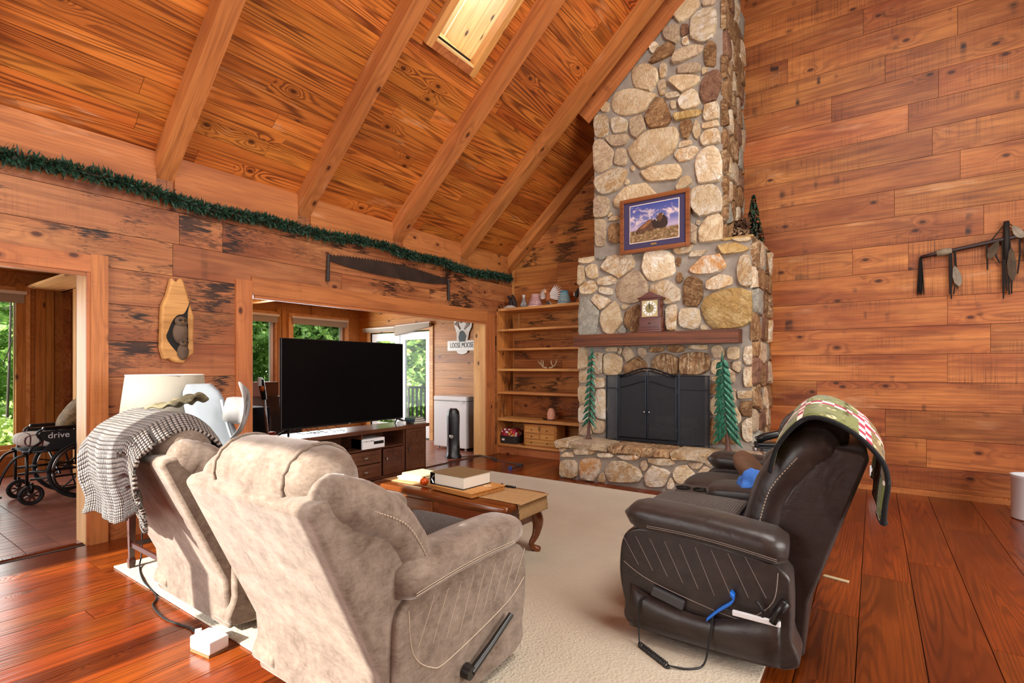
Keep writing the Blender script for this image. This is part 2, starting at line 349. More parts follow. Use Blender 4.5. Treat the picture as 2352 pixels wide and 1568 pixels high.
# left wall: backing with two wide openings
TH = .2
wl = MB()
for y0, y1, z0, z1 in ((YB, -1.0, 0, CZ+.2), (-1.0, 1.33, 2.08, CZ+.2), (1.33, 2.57, 0, CZ+.2), (2.57, 6.23, 2.06, CZ+.2), (6.23, YF, 0, CZ+.2)):
    wl.bar((XL-TH, y0, z0), (XL-.02, y1, z1))
wl = struct('wall_left', wl, M['gap'])
zr = [.02, .14, .43, .71, .99, 1.278, 1.565, 1.856, 2.138, 2.415, 2.69, 3.17]
for i in range(len(zr)-1):
    a, b = zr[i], zr[i+1]
    if b <= 2.2: segs = [(YB, -1.0), (1.33, 2.57), (6.23, YF)]
    else: segs = [(YB, YF)]
    for s0, s1 in segs:
        cuts = []
        if s1-s0 > 2:
            y = s0+random.uniform(.6, 1.6)
            while y < s1: cuts.append(y); y += random.uniform(1.1, 2.0)
            if abs(a-2.415) < .01: cuts = [.3, 1.95, 2.31, 4.4, 5.9]
            if abs(a-2.138) < .01: cuts = [.2, 1.90, 3.6, 5.0]
        for y0, y1 in run(s0, s1, cuts):
            plank('wall_plank', M['wallL'], (XL-.02, y0+.0015, a+.002), (0, 1, 0), (0, 0, 1), y1-y0-.003, b-a-.004, .02, wl)
# casings of the two openings (trim) and their pale pine linings
def casing(name, y0, y1, zt, w0, w1, wt):
    o = struct(name, MB().bar((XL-TH-.01, y1-.001, 0), (XL-TH+.0, y1, zt)), M['pine'])
    if w0:
        plank('side_casing', M['trim'], (XL, y0, 0), (0, 0, 1), (0, -1, 0), zt+.13, w0, .03, o)
    plank('side_casing', M['trim'], (XL, y1+w1, 0), (0, 0, 1), (0, -1, 0), zt+.14, w1, .03, o)
    plank('inner_stop', M['trim'], (XL+.001, y1-.0005, 0), (0, 0, 1), (0, -1, 0), zt, .022, .018, o)
    plank('head_casing', M['trim'], (XL, y0, zt), (0, 1, 0), (0, 0, 1), y1-y0, wt, .028, o)
    plank('head_stop', M['trim'], (XL, y0+.03, zt-.03), (0, 1, 0), (0, 0, 1), y1-y0-.055, .03, .016, o)
    plank('jamb_lining', M['pine'], (XL-.001, y1+.001, 0), (0, 0, 1), (-1, 0, 0), zt-.003, TH+.03, .02, o)
    plank('jamb_lining', M['pine'], (XL-.001, y0-.001, 0), (0, 0, 1), (-1, 0, 0), zt, TH+.03, -.02, o)
    plank('head_lining', M['pine'], (XL-.003, y0+.002, zt-.002), (0, 1, 0), (-1, 0, 0), y1-y0, TH+.03, .02, o)
    return o
casing('trim_1', -1.0, 1.33, 2.08, .11, .11, .13)
casing('trim_2', 2.57, 6.23, 2.055, .15, .19, .175)
for i, (y0, y1) in enumerate(((1.44, 2.42), (6.42, 6.5))):
    struct('baseboard_left' if i == 0 else 'baseboard_shelf', MB().bar((XL, y0, 0), (XL+.018, y1, .14)), M['trim'])
# far wall (gable) backing and boards
wf = MB().add([(XL-4.0, YF+.02, 0), (XL-4.0, YF+.2, 0), (XR, YF+.02, 0), (XR, YF+.2, 0)], [])
wf = MB().prism([(XL, -.1), (XR, -.1), (XR, roof(XR)+.1), (RX, roof(RX)+.1), (XL, CZ+.1)], -(YF+.2), -(YF+.02), Matrix.Rotation(R(90), 4, 'X'))
wf = struct('wall_far', wf, M['gap'])
zf = [0, .06, .3, .6, .9, 1.2, 1.497, 1.794, 2.098, 2.398]
while zf[-1] < 7.1: zf.append(zf[-1]+.297)
jf = {2: [.45], 3: [.10, 1.25], 4: [-.55], 5: [.62], 6: [.95], 7: [.62], 8: [1.5], 9: [-.2, .30], 10: [.9], 11: [.18], 12: [.72, 1.2], 13: [.5], 14: [.3, 1.6], 15: [-.4, .55], 16: [.1], 17: [-.85, .7], 18: [-.1, .9]}
for i in range(len(zf)-1):
    a, b = zf[i], zf[i+1]
    for s0, s1, mt in ((XL, -2.9, 'wallS'), (-1.45, XR, 'wallF')):
        if roof(min(s1, RX)) < a and s1 < RX: continue
        x0c = s0
        if s0 == XL and a > 3.0: x0c = max(s0, XL+(a-CZ)/SL-.25)
        cuts = jf.get(i, []) if s0 > -2 else ([-4.1+.4*random.random()] if random.random() < .35 else [])
        if s0 > -2: cuts = cuts+[2.0+random.random()]
        for x0, x1 in run(x0c, s1, cuts):
            if a > roof((x0+x1)/2)+.35: continue
            plank('wall_plank', M[mt], (x0+.0015, YF+.02, a+.002), (1, 0, 0), (0, 0, 1), x1-x0-.003, b-a-.004, .02, wf)
plank('corner_batten', M['trim'], (-1.06, YF, 0), (0, 0, 1), (-1, 0, 0), 2.72, .035, .022, wf)
plank('corner_batten', M['trim'], (-1.34, YF, 2.72), (0, 0, 1), (-1, 0, 0), 3.4, .035, .022, wf)
plank('corner_batten', M['shelf'], (XL+.03, YF, 0), (0, 0, 1), (-1, 0, 0), 3.1, .03, .022, wf)
struct('baseboard_far', MB().bar((-1.0, YF-.018, 0), (XR, YF, .045)), M['trim'])
# walls behind and beside the camera, with big windows for the daylight; the side one is added for fill
wb = MB()
wins = [(-4.72, -3.05, .3, 3.45), (-2.95, -1.47, .3, 2.68)]
def wall_with_holes(mb, u0, u1, ztop, holes, put):
    us = sorted({u0, u1, *[h for q in holes for h in q[:2]]})
    for a, b in zip(us[:-1], us[1:]):
        hs = [q for q in holes if q[0] <= a+1e-6 and q[1] >= b-1e-6]; z = 0
        for q in sorted(hs, key=lambda q: q[2]): put(a, b, z, q[2]); z = q[3]
        put(a, b, z, ztop)
wall_with_holes(wb, XL, XR, 7.2, wins, lambda a, b, z0, z1: wb.bar((a, YB-.2, z0), (b, YB, z1)) if z1 > z0 else None)
wb = struct('wall_back', wb, M['wallF'])
wr = MB()
wall_with_holes(wr, YB, YF, roof(XR)+.1, [(.1, 4.3, .9, 2.9)], lambda a, b, z0, z1: wr.bar((XR, a, z0), (XR+.2, b, z1)))
wr = struct('wall_right', wr, M['wallF'])
for i, (a, b, z0, z1) in enumerate(wins):
    w = MB(); t = .05
    for q in ((a, a+t, z0, z1), (b-t, b, z0, z1), (a+t, b-t, z0, z0+t), (a+t, b-t, z1-t, z1)): w.bar((q[0], YB-.12, q[2]), (q[1], YB-.06, q[3]))
    w = struct('window_%d' % (i+5), w, M['pine'])
    MB().bar((a, YB-.1, z0), (b, YB-.094, z1)).build('pane', M['glass'], w)
w = MB(); t = .05
for q in ((.1, .15, .9, 2.9), (4.25, 4.3, .9, 2.9), (.1, 4.3, .9, .95), (.1, 4.3, 2.85, 2.9), (2.17, 2.23, .9, 2.9)): w.bar((XR+.06, q[0], q[2]), (XR+.12, q[1], q[3]))
w = struct('window_7', w, M['pine']); MB().bar((XR+.08, .1, .9), (XR+.086, 4.3, 2.9)).build('pane', M['glass'], w)  # unseen window added to go with the side fill lamp
rw = MB()                                                # unseen frame and pane added above the fill lamp, no hole in the roof
for a, b, y0, y1 in ((.45, .53, .9, 3.9), (1.87, 1.95, .9, 3.9), (.45, 1.95, .9, .98), (.45, 1.95, 3.82, 3.9)):
    rw.add([(a, y0, roof(a)-.07), (b, y0, roof(b)-.07), (b, y1, roof(b)-.07), (a, y1, roof(a)-.07), (a, y0, roof(a)), (b, y0, roof(b)), (b, y1, roof(b)), (a, y1, roof(a))], [(0,1,2,3), (4,5,6,7), (0,1,5,4), (2,3,7,6), (0,3,7,4), (1,2,6,5)])
rw = struct('window_8', rw, M['pine'])
MB().add([(.5, .95, roof(.5)-.03), (1.9, .95, roof(1.9)-.03), (1.9, 3.85, roof(1.9)-.03), (.5, 3.85, roof(.5)-.03)], [(0, 1, 2, 3)]).build('pane', M['glass'], rw)
# ---------------------------------------------------------------- sun room beyond the left wall
XO = -8.85
def tile_mat():
    t = NT('quarry_tile'); rnd = t.node('ObjectInfo').outputs['Random']; v = t.coord()
    n = t.noise(v, 9, 3, .6); col = t.mix(n, srgb('7d4a3e'), srgb('a06a58'))
    col = t.node('HueSaturation', {'Color': col, 'Value': t.math('MULTIPLY_ADD', rnd, .35, .82)}).outputs[0]
    return t.done(col, .3, t.bump(t.noise(v, 40, 2), .05, .003))
M['tile'] = tile_mat(); M['grout'] = flat('tile_grout', 'b08f84', .9)
fs = struct('floor_sunroom', MB().bar((XO-.1, YB, -.1), (XL-.1, YF, -.006)), M['grout'])
tm = bpy.data.meshes.new('tile'); a, b = .094, .194
tm.from_pydata([(x, y, z) for x in (-a/2, a/2) for y in (-b/2, b/2) for z in (-.006, .006)], [], [(0,1,3,2),(4,6,7,5),(0,4,5,1),(2,3,7,6),(0,2,6,4),(1,5,7,3)]); tm.materials.append(M['tile'])
rest = MB(); nt = 0
for i in range(int((XL-.1-XO)/.1)):
    for j in range(int((YF-YB)/.2)):
        x, y = XL-.15-i*.1, YB+.1+j*.2; q = -y/x
        if (.165 < q < .30 or (.93 < q < 1.16 and x > -6.4)) and nt < 300:
            o = bpy.data.objects.new('floor_tile', tm); COL.objects.link(o); o.parent = fs; o.location = (x, y, -.006+random.uniform(-.0006, .0006)); nt += 1
        else: rest.box((x, y, -.006), (a, b, .012))
tag(rest.build('floor_tiles_rest', M['tile'], fs), kind='stuff')
struct('trim_3', MB().bar((XL-.12, -1.0, -.006), (XL-.08, 1.33, .006)).bar((XL-.12, 2.57, -.006), (XL-.08, 6.23, .006)), M['floor'])
wo = MB(); wh = [(-1.3, -.15, .33, 2.28), (.1, 1.70, .33, 2.28), (3.55, 5.08, .33, 2.28), (5.43, 6.57, .33, 2.28)]
wall_with_holes(wo, YB, YF, 2.7, wh, lambda a, b, z0, z1: wo.bar((XO-.18, a, z0), (XO, b, z1)))
wo = struct('wall_sunroom_outer', wo, M['sunw'])
shade = flat('roller_shade', 'a39a8c', .8, bump=.1, bscale=200); shaderail = flat('shade_rail', 'ded8cc', .6)
for i, (a, b, z0, z1) in enumerate(wh[1:]):
    f = MB()
    for q in ((a-.09, a, z0-.09, z1+.09), (b, b+.09, z0-.09, z1+.09), (a, b, z0-.09, z0), (a, b, z1, z1+.09)): f.bar((XO, q[0], q[2]), (XO+.025, q[1], q[3]))
    f = struct('window_%d' % (i+1), f, M['pine'])
    s = MB(); t = .045
    for q in ((a, a+t, z0, z1), (b-t, b, z0, z1), (a+t, b-t, z0, z0+t), (a+t, b-t, z1-t, z1)): s.bar((XO-.12, q[0], q[2]), (XO-.06, q[1], q[3]))
    s.build('sash', M['white'] if i != 0 else M['pine'], f)
    MB().bar((XO-.095, a, z0), (XO-.09, b, z1)).build('pane', M['glass'], f)
    MB().bar((XO+.0, a-.02, z0-.03), (XO+.07, b+.02, z0-.0)).build('window_sill', M['pine'], f)
    sh = MB().bar((XO+.03, a-.03, z1-.11), (XO+.05, b+.03, z1-.0)).build('roller_shade', shade, f)
    MB().bar((XO+.025, a-.05, z1-.0), (XO+.075, b+.05, z1+.04)).build('shade_rail', shaderail, sh)
for y in (1.745, 1.93, 2.02, 5.20, 5.28):                          # flat boards and posts on the outer wall
    plank('wall_plank', M['sunw'], (XO, y, 0), (0, 0, 1), (0, -1, 0), 2.42, .09, .03 if y != 1.93 else .05, wo)
ws = MB(); dh = [(-8.52, -6.80, 0, 2.07)]
wall_with_holes(ws, XO-.2, XL, 2.7, dh, lambda a, b, z0, z1: ws.bar((a, YF+.02, z0), (b, YF+.2, z1)) if z1 > z0 else None)
ws = struct('wall_sunroom_far', ws, M['gap'])
z = 0
while z < 2.6:
    hh = .145
    for a, b in ((-8.85, -8.60), (-6.70, XL-.2)) if z < 2.1 else ((-8.85, XL-.2),):
        plank('wall_plank', M['sunw'], (a, YF+.02, z+.001), (1, 0, 0), (0, 0, 1), b-a, hh-.003, .02, ws)
    z += hh
struct('wall_sunroom_near', MB().bar((XO, YB-.2, 0), (XL-TH, YB, 2.7)), M['sunw'])
cs = struct('ceiling_sunroom', MB().bar((XO-.2, YB, 2.56), (XL-TH, YF+.02, 2.7)), M['sunw'])
for y in (.8, 2.3, 4.5): plank('ceiling_beam', M['sunw'], (XO, y, 2.45), (1, 0, 0), (0, 1, 0), 3.7, .12, .12, cs)
pt = MB()
for a, b, z0, z1 in ((-8.85, -8.83, 0, 2.56), (-8.83, -8.36, 2.36, 2.56), (-8.36, -5.2, 0, 2.56)): pt.bar((a, 2.12, z0), (b, 2.2, z1))
pt.bar((-8.85, 3.0, 0), (-7.1, 3.05, 2.56)).bar((-7.15, 2.2, 0), (-7.1, 3.05, 2.56))
pt = struct('wall_partition', pt, M['wallF'])
plank('opening_head', M['pine'], (-8.84, 2.12, 2.36), (1, 0, 0), (0, 0, 1), 3.6, .13, .03, pt)
plank('opening_head', M['pine'], (-8.84, 1.74, 2.36), (1, 0, 0), (0, 1, 0), 3.6, .38, .03, pt)
plank('side_casing', M['pine'], (-8.36, 2.12, 0), (0, 0, 1), (1, 0, 0), 2.36, .12, -.02, pt)
# glazed double door in the far wall of the sun room
dr = MB()
for a, b, z0, z1 in ((-8.60, -8.52, 0, 2.15), (-6.80, -6.71, 0, 2.15), (-8.52, -6.80, 2.07, 2.15)): dr.bar((a, YF-.02, z0), (b, YF+.03, z1))
dr = struct('door_1', dr, M['pine'])
for a, b in ((-8.50, -7.68), (-7.64, -6.82)):
    d = MB()
    for p, q, z0, z1 in ((a, a+.13, .02, 2.05), (b-.13, b, .02, 2.05), (a+.13, b-.13, .02, .25), (a+.13, b-.13, 1.90, 2.05)): d.bar((p, YF+.04, z0), (q, YF+.085, z1))
    d = d.build('door_leaf', M['white'], dr, bevel=.006)
    MB().bar((a+.12, YF+.06, .24), (b-.12, YF+.066, 1.91)).build('pane', M['glass'], d)
MB().box((-7.73, YF+.02, 1.0), (.03, .03, .14)).tube([(-7.73, YF, 1.0), (-7.83, YF-.01, 1.0)], .01).build('door_handle', M['chrome'], dr)
MB().add([(-8.66, YF-.03, 2.14), (-7.70, YF-.03, 2.14), (-7.70, YF-.03, 2.08), (-8.66, YF-.03, 2.08), (-8.66, YF-.08, 2.14), (-7.70, YF-.08, 2.14), (-7.70, YF-.08, 2.10), (-8.66, YF-.08, 2.10)],
         [(0,1,2,3), (4,5,6,7), (0,1,5,4), (2,3,7,6), (0,3,7,4), (1,2,6,5)]).build('roller_shade', shade, dr)
MB().add([(-7.68, YF-.03, 2.16), (-6.74, YF-.03, 2.19), (-6.74, YF-.03, 2.12), (-7.68, YF-.03, 1.98), (-7.68, YF-.09, 2.16), (-6.74, YF-.09, 2.19), (-6.74, YF-.09, 2.13), (-7.68, YF-.09, 1.99)],
         [(0,1,2,3), (4,5,6,7), (0,1,5,4), (2,3,7,6), (0,3,7,4), (1,2,6,5)]).build('roller_shade', shade, dr)
MB().tube([(-8.66, YF-.06, 2.155), (-7.70, YF-.06, 2.155)], .018).tube([(-7.68, YF-.06, 2.175), (-6.74, YF-.06, 2.205)], .018).build('shade_rail', shaderail, dr)
# ---------------------------------------------------------------- garden seen through the glass
def leaf_mat(name, a, b):
    t = NT(name); v = t.coord(); n = t.noise(v, 2.2, 4, .7); n2 = t.noise(v, 23, 1)
    col = t.mix(t.ramp(t.math('MULTIPLY_ADD', n2, .5, t.math('MULTIPLY', n, .5)), (.35, 0.), (.65, 1.)), srgb(a), srgb(b))
    t.done(col, .45, spec=.4); tl = t.node('BsdfTranslucent', {0: col})
    mx = t.node('MixShader', {0: .4, 1: t.b.outputs[0], 2: tl.outputs[0]}); t.t.links.new(mx.outputs[0], t.out.inputs[0]); return t.m
M['leafA'] = leaf_mat('leaf_green', '4a8038', 'c4e07c'); M['leafB'] = leaf_mat('leaf_yellow_green', '9cc850', 'f0f6b0'); M['bark'] = flat('bark', '4a4038', .9, bump=.6, bscale=25, var=.3)
def leaf_cloud(name, m, n, blobs, size, seed):
    rd = random.Random(seed); vs = []; fs = []
    for _ in range(n):
        bx = rd.choice(blobs); d = Vector((rd.gauss(0, 1), rd.gauss(0, 1), rd.gauss(0, 1))).normalized()*rd.uniform(.45, 1)**.5
        c = Vector((bx[0]+d.x*bx[3], bx[1]+d.y*bx[3], bx[2]+d.z*bx[4]))
        ax = Vector((rd.gauss(0, 1), rd.gauss(0, 1), rd.gauss(0, .6))).normalized(); w = ax.cross(Vector((rd.gauss(0, 1), rd.gauss(0, 1), rd.gauss(0, 1)))).normalized()
        L = size*rd.uniform(.7, 1.4); k = len(vs)
        vs += [c-ax*L, c+w*L*.45+ax*.1*L, c+ax*L, c-w*L*.45+ax*.1*L]; fs.append((k, k+1, k+2, k+3))
    me = bpy.data.meshes.new(name); me.from_pydata([tuple(v) for v in vs], [], fs); me.materials.append(m); return me
def tree(name, label, x, y, h, me, trunk_r, group, sc=1, rz=0):
    t = thing(name, label, 'tree' if trunk_r > .03 else 'shrub', (x, y, -.7), rz, group)
    c = link('crown', me, t); c.scale = (sc, sc, sc*h/7)
    b = MB().tube(spline([(0, 0, 0), (.1, .05, h*.3), (-.05, .1, h*.6), (.05, 0, h*.9)], 3), [trunk_r*(1-.06*i) for i in range(10)], 8)
    for k in range(5):
        a = k*1.9; z = h*(.3+.12*k); b.tube([(0, 0, z), (math.cos(a)*.8, math.sin(a)*.8, z+.5), (math.cos(a)*1.6, math.sin(a)*1.6, z+.8)], [trunk_r*.4, trunk_r*.25, .01], 6)
    b.build('trunk', M['bark'], t, smooth=True); return t
rd = random.Random(3)
blob = lambda n, rr, h: [(rd.uniform(-rr, rr), rd.uniform(-rr, rr), rd.uniform(.2, h), rd.uniform(.5, .95), rd.uniform(.4, .8)) for _ in range(n)]
crA = leaf_cloud('crown', M['leafA'], 12000, blob(34, 1.5, 6.8), .10, 1)
crB = leaf_cloud('crown', M['leafA'], 12000, blob(34, 1.6, 6.6), .11, 2)
crC = leaf_cloud('crown', M['leafB'], 9000, blob(16, 1.3, 5.4), .10, 4)
TL = [('tall leafy tree outside the window behind the wheelchair', -13.2, 1.2, 7.5, crA), ('dark green tree outside left of the narrow sun room window', -13.6, 4.2, 7.2, crB),
      ('leafy tree filling the narrow sun room window', -12.6, 6.6, 7.6, crA), ('leafy tree behind the television in the wide window', -13.4, 9.2, 7.4, crB),
      ('tall tree beyond the corner of the sun room', -12.6, 11.6, 7.8, crA), ('bright tree seen through the white glazed door', -10.9, 12.4, 7.2, crC),
      ('leafy tree beyond the deck railing', -8.6, 13.6, 7.6, crB), ('dark tree far behind the window trees', -16.4, 10.6, 9.5, crA), ('far tree behind the wheelchair window', -16.5, 3.4, 9.5, crB), ('far tree beyond the deck', -13.2, 15.4, 9.5, crA), ('light green tree close outside the white glazed door', -10.0, 10.3, 7.4, crC), ('leafy tree left of the glazed door outside', -12.0, 10.4, 7.4, crB)]
TL += [('big tree of the far woods beyond the glazed door', -17.5, 17.5, 13, crB), ('big tree of the far woods beyond the wide window', -20, 13, 13, crA), ('big tree of the far woods right of the deck', -12.5, 20, 13, crA), ('big tree of the far woods beyond the narrow window', -20.5, 8.5, 13, crB), ('big tree of the far woods beyond the wheelchair window', -21, 3.5, 13, crA)]
for i, (lb, x, y, h, me) in enumerate(TL): tree('leafy_tree', lb, x, y, h, me, .13, 'trees outside', 1.1 if h < 12 else 2.0, i*1.3)
shr = leaf_cloud('crown', M['leafB'], 5000, [(rd.uniform(-.7, .7), rd.uniform(-.7, .7), rd.uniform(.3, 1.2), .45, .4) for _ in range(14)], .055, 9)
tree('garden_shrub', 'yellow-green shrub right outside the window behind the wheelchair', -10.9, 1.9, 7, shr, .02, None)
tree('garden_shrub', 'low shrub outside beyond the first shrub', -11.2, .3, 7, shr, .02, None, 1.1, 2)
struct('ground', MB().bar((-40, -30, -.8), (30, 45, -.7)), flat('garden_ground', '4a5a2c', .9, bump=.5, bscale=6, var=.4))
M['deck'] = flat('deck_wood', '4a4440', .7, bump=.2)
dk = thing('deck_railing', 'dark wooden deck railing outside the glazed door', 'railing', (-8.2, 8.55, -.05))
MB().bar((-2.2, -.05, .92), (2.6, .05, .97)).build('top_rail', M['deck'], dk)
MB().bar((-2.2, -.02, .12), (2.6, .02, .18)).build('bottom_rail', M['deck'], dk)
for i in range(34): MB().bar((-2.15+i*.14, -.018, .18), (-2.115+i*.14, .018, .92)).build('baluster', M['deck'], dk)
struct('deck_floor', MB().bar((-10.6, YF+.2, -.15), (-5.4, 8.65, -.05)), M['deck'])
# ---------------------------------------------------------------- stone fireplace
def stone_mat(name, a, b, vein, vamt=.5, streak=0):
    t = NT(name); rnd = t.node('ObjectInfo').outputs['Random']
    off = t.node('CombineXYZ', {0: t.math('MULTIPLY', rnd, 91.), 1: t.math('MULTIPLY', rnd, 37.), 2: t.math('MULTIPLY', rnd, 53.)}).outputs[0]
    v = t.node('VectorMath', {0: t.coord(), 1: off}, operation='ADD').outputs[0]
    v = t.node('VectorRotate', {0: v, 2: (0, 1, 0), 3: t.math('MULTIPLY', rnd, 6.0)}).outputs[0]
    n = t.noise(v, 7, 5, .65, .6); n2 = t.noise(t.mapping(v, (8, 8, 13)), 1.6, 5, .72, 1.2); n3 = t.noise(v, 60, 3, .7)
    col = t.mix(t.ramp(n, (.40, 0.), (.56, 1.)), srgb(a), srgb(b))
    col = t.mix(t.math('MULTIPLY', t.ramp(n2, (.48, 0.), (.60, 1.)), vamt*1.25), col, srgb(vein))
    if streak: col = t.mix(t.math('MULTIPLY', t.ramp(t.noise(t.mapping(v, (3, 3, 60)), 1, 3, .6), (.5, 0.), (.65, 1.)), streak), col, srgb('3c2a20'))
    col = t.mix(t.ramp(n3, (.62, 0.), (.75, .7)), col, srgb('5a3a22'))
    col = t.node('HueSaturation', {'Color': col, 'Value': t.math('MULTIPLY_ADD', t.math('FRACT', t.math('MULTIPLY', rnd, 5.3)), .3, .85)}).outputs[0]
    h = t.math('ADD', t.math('MULTIPLY', n2, 1.2), t.math('MULTIPLY', n3, .5))
    return t.done(col, .85, t.bump(h, 1.0, .022), spec=.25)
SM = {'C': stone_mat('stone_cream', 'e6d4b4', 'd6ba94', 'b48c5c', .35), 'W': stone_mat('stone_white', 'f4ebdc', 'e4cfae', 'c09860', .45), 'T': stone_mat('stone_tan', 'd2b084', 'e6d8c0', 'a47848', .5),
      'B': stone_mat('stone_brown', 'a27a54', '7f5a3c', 'c9a578', .5, .4), 'P': stone_mat('stone_rose_grey', 'c4ac94', 'd2bc9c', '94745a', .45), 'G': stone_mat('stone_grey', '9c9a90', 'b4aea0', '7c7668', .4, .2),
      'D': stone_mat('stone_dark', '6e4c3e', '8a6450', 'b08a6a', .4), 'Y': stone_mat('stone_yellow', 'dcbf88', 'c9a468', '946c3c', .45, .15), 'O': stone_mat('stone_orange', 'dca468', 'efe2cc', 'c4804a', .5), 'S': stone_mat('stone_striped', 'b08a62', '8c6646', 'd9c09a', .6, .7)}
M['mortar'] = flat('mortar', '948a80', .95, bump=.6, bscale=60, var=.15)
ST_UP = [(-1.77,5.492,0.127,0.039,-0.055,0.102,'C'),(-1.584,5.247,0.131,-0.062,0.017,0.191,'W'),(-1.52,5.457,0.063,-0.002,-0.012,0.04,'P'),(-1.794,5.256,0.048,-0.018,0.0,0.068,'D'),(-1.781,5.126,0.035,-0.006,-0.009,0.051,'T'),(-1.924,5.252,0.096,-0.001,-0.037,0.115,'P'),(-2.053,5.083,0.179,0.019,-0.027,0.068,'B'),(-1.77,4.973,0.186,0.01,-0.023,0.066,'P'),(-2.144,5.175,0.049,0.01,-0.028,0.058,'W'),(-1.502,4.85,0.058,-0.02,0.0,0.15,'B'),(-1.742,4.79,0.13,-0.032,-0.004,0.059,'P'),(-1.563,4.711,0.029,-0.009,0.0,0.048,'C'),(-2.038,4.861,0.037,-0.018,0.013,0.083,'T'),(-2.262,4.855,0.151,-0.024,-0.029,0.169,'C'),(-2.053,4.678,0.045,-0.014,0.0,0.089,'T'),(-1.794,4.634,0.172,-0.03,-0.012,0.095,'C'),(-1.502,4.503,0.092,-0.049,0.039,0.18,'D'),(-1.905,4.538,0.095,-0.009,-0.006,0.031,'T'),(-1.742,4.435,0.102,0.018,-0.046,0.115,'W'),(-1.914,4.424,0.034,-0.01,0.0,0.044,'C'),(-2.405,4.605,0.289,-0.047,-0.021,0.148,'C'),(-2.103,4.356,0.135,-0.003,-0.045,0.177,'B'),(-1.751,4.261,0.156,-0.017,-0.008,0.049,'Y'),(-1.493,4.229,0.08,-0.023,0.0,0.108,'T'),(-2.782,4.655,0.057,-0.017,0.0,0.058,'C'),(-2.839,4.423,0.092,-0.025,0.0,0.133,'T'),(-2.59,4.371,0.103,-0.011,-0.017,0.097,'W'),(-2.352,4.291,0.093,-0.01,-0.023,0.132,'P'),(-1.76,4.101,0.064,-0.006,-0.019,0.114,'B'),(-1.653,4.063,0.041,0.0,-0.026,0.108,'C'),(-1.502,4.079,0.088,-0.012,-0.005,0.043,'C'),(-1.511,3.95,0.101,-0.008,-0.016,0.096,'T'),(-2.612,4.19,0.141,-0.018,-0.01,0.07,'P'),(-2.805,4.033,0.137,-0.033,0.0,0.19,'P'),(-2.574,3.967,0.082,-0.026,0.01,0.096,'P'),(-2.154,4.008,0.288,0.003,-0.058,0.227,'C'),(-1.789,3.936,0.073,0.016,-0.014,0.034,'T'),(-1.789,3.82,0.145,0.004,-0.018,0.074,'T'),(-1.529,3.626,0.136,-0.006,-0.035,0.212,'W'),(-2.702,3.715,0.214,0.027,-0.049,0.134,'T'),(-2.41,3.796,0.026,-0.006,0.0,0.031,'C'),(-2.068,3.659,0.339,-0.045,-0.007,0.086,'C'),(-2.491,3.644,0.029,-0.006,0.0,0.031,'C'),(-1.808,3.487,0.078,0.038,-0.033,0.054,'C'),(-2.341,3.435,0.327,-0.036,-0.012,0.134,'C'),(-1.538,3.243,0.139,0.057,-0.091,0.181,'W'),(-2.833,3.392,0.108,-0.02,0.0,0.133,'P'),(-2.708,3.275,0.026,-0.005,0.0,0.026,'C'),(-2.845,3.075,0.069,-0.01,0.0,0.17,'P'),(-2.668,3.226,0.083,-0.007,-0.003,0.027,'T'),(-2.651,3.035,0.077,-0.005,-0.011,0.117,'B'),(-1.493,2.897,0.128,-0.008,-0.014,0.175,'C'),(-1.629,2.99,0.027,-0.005,0.0,0.037,'T'),(-1.685,2.908,0.042,-0.006,0.0,0.143,'P'),(-2.278,3.12,0.195,-0.032,0.0,0.152,'C'),(-1.924,3.111,0.145,-0.025,0.0,0.161,'P'),(-2.154,2.88,0.249,-0.036,0.0,0.07,'T')]
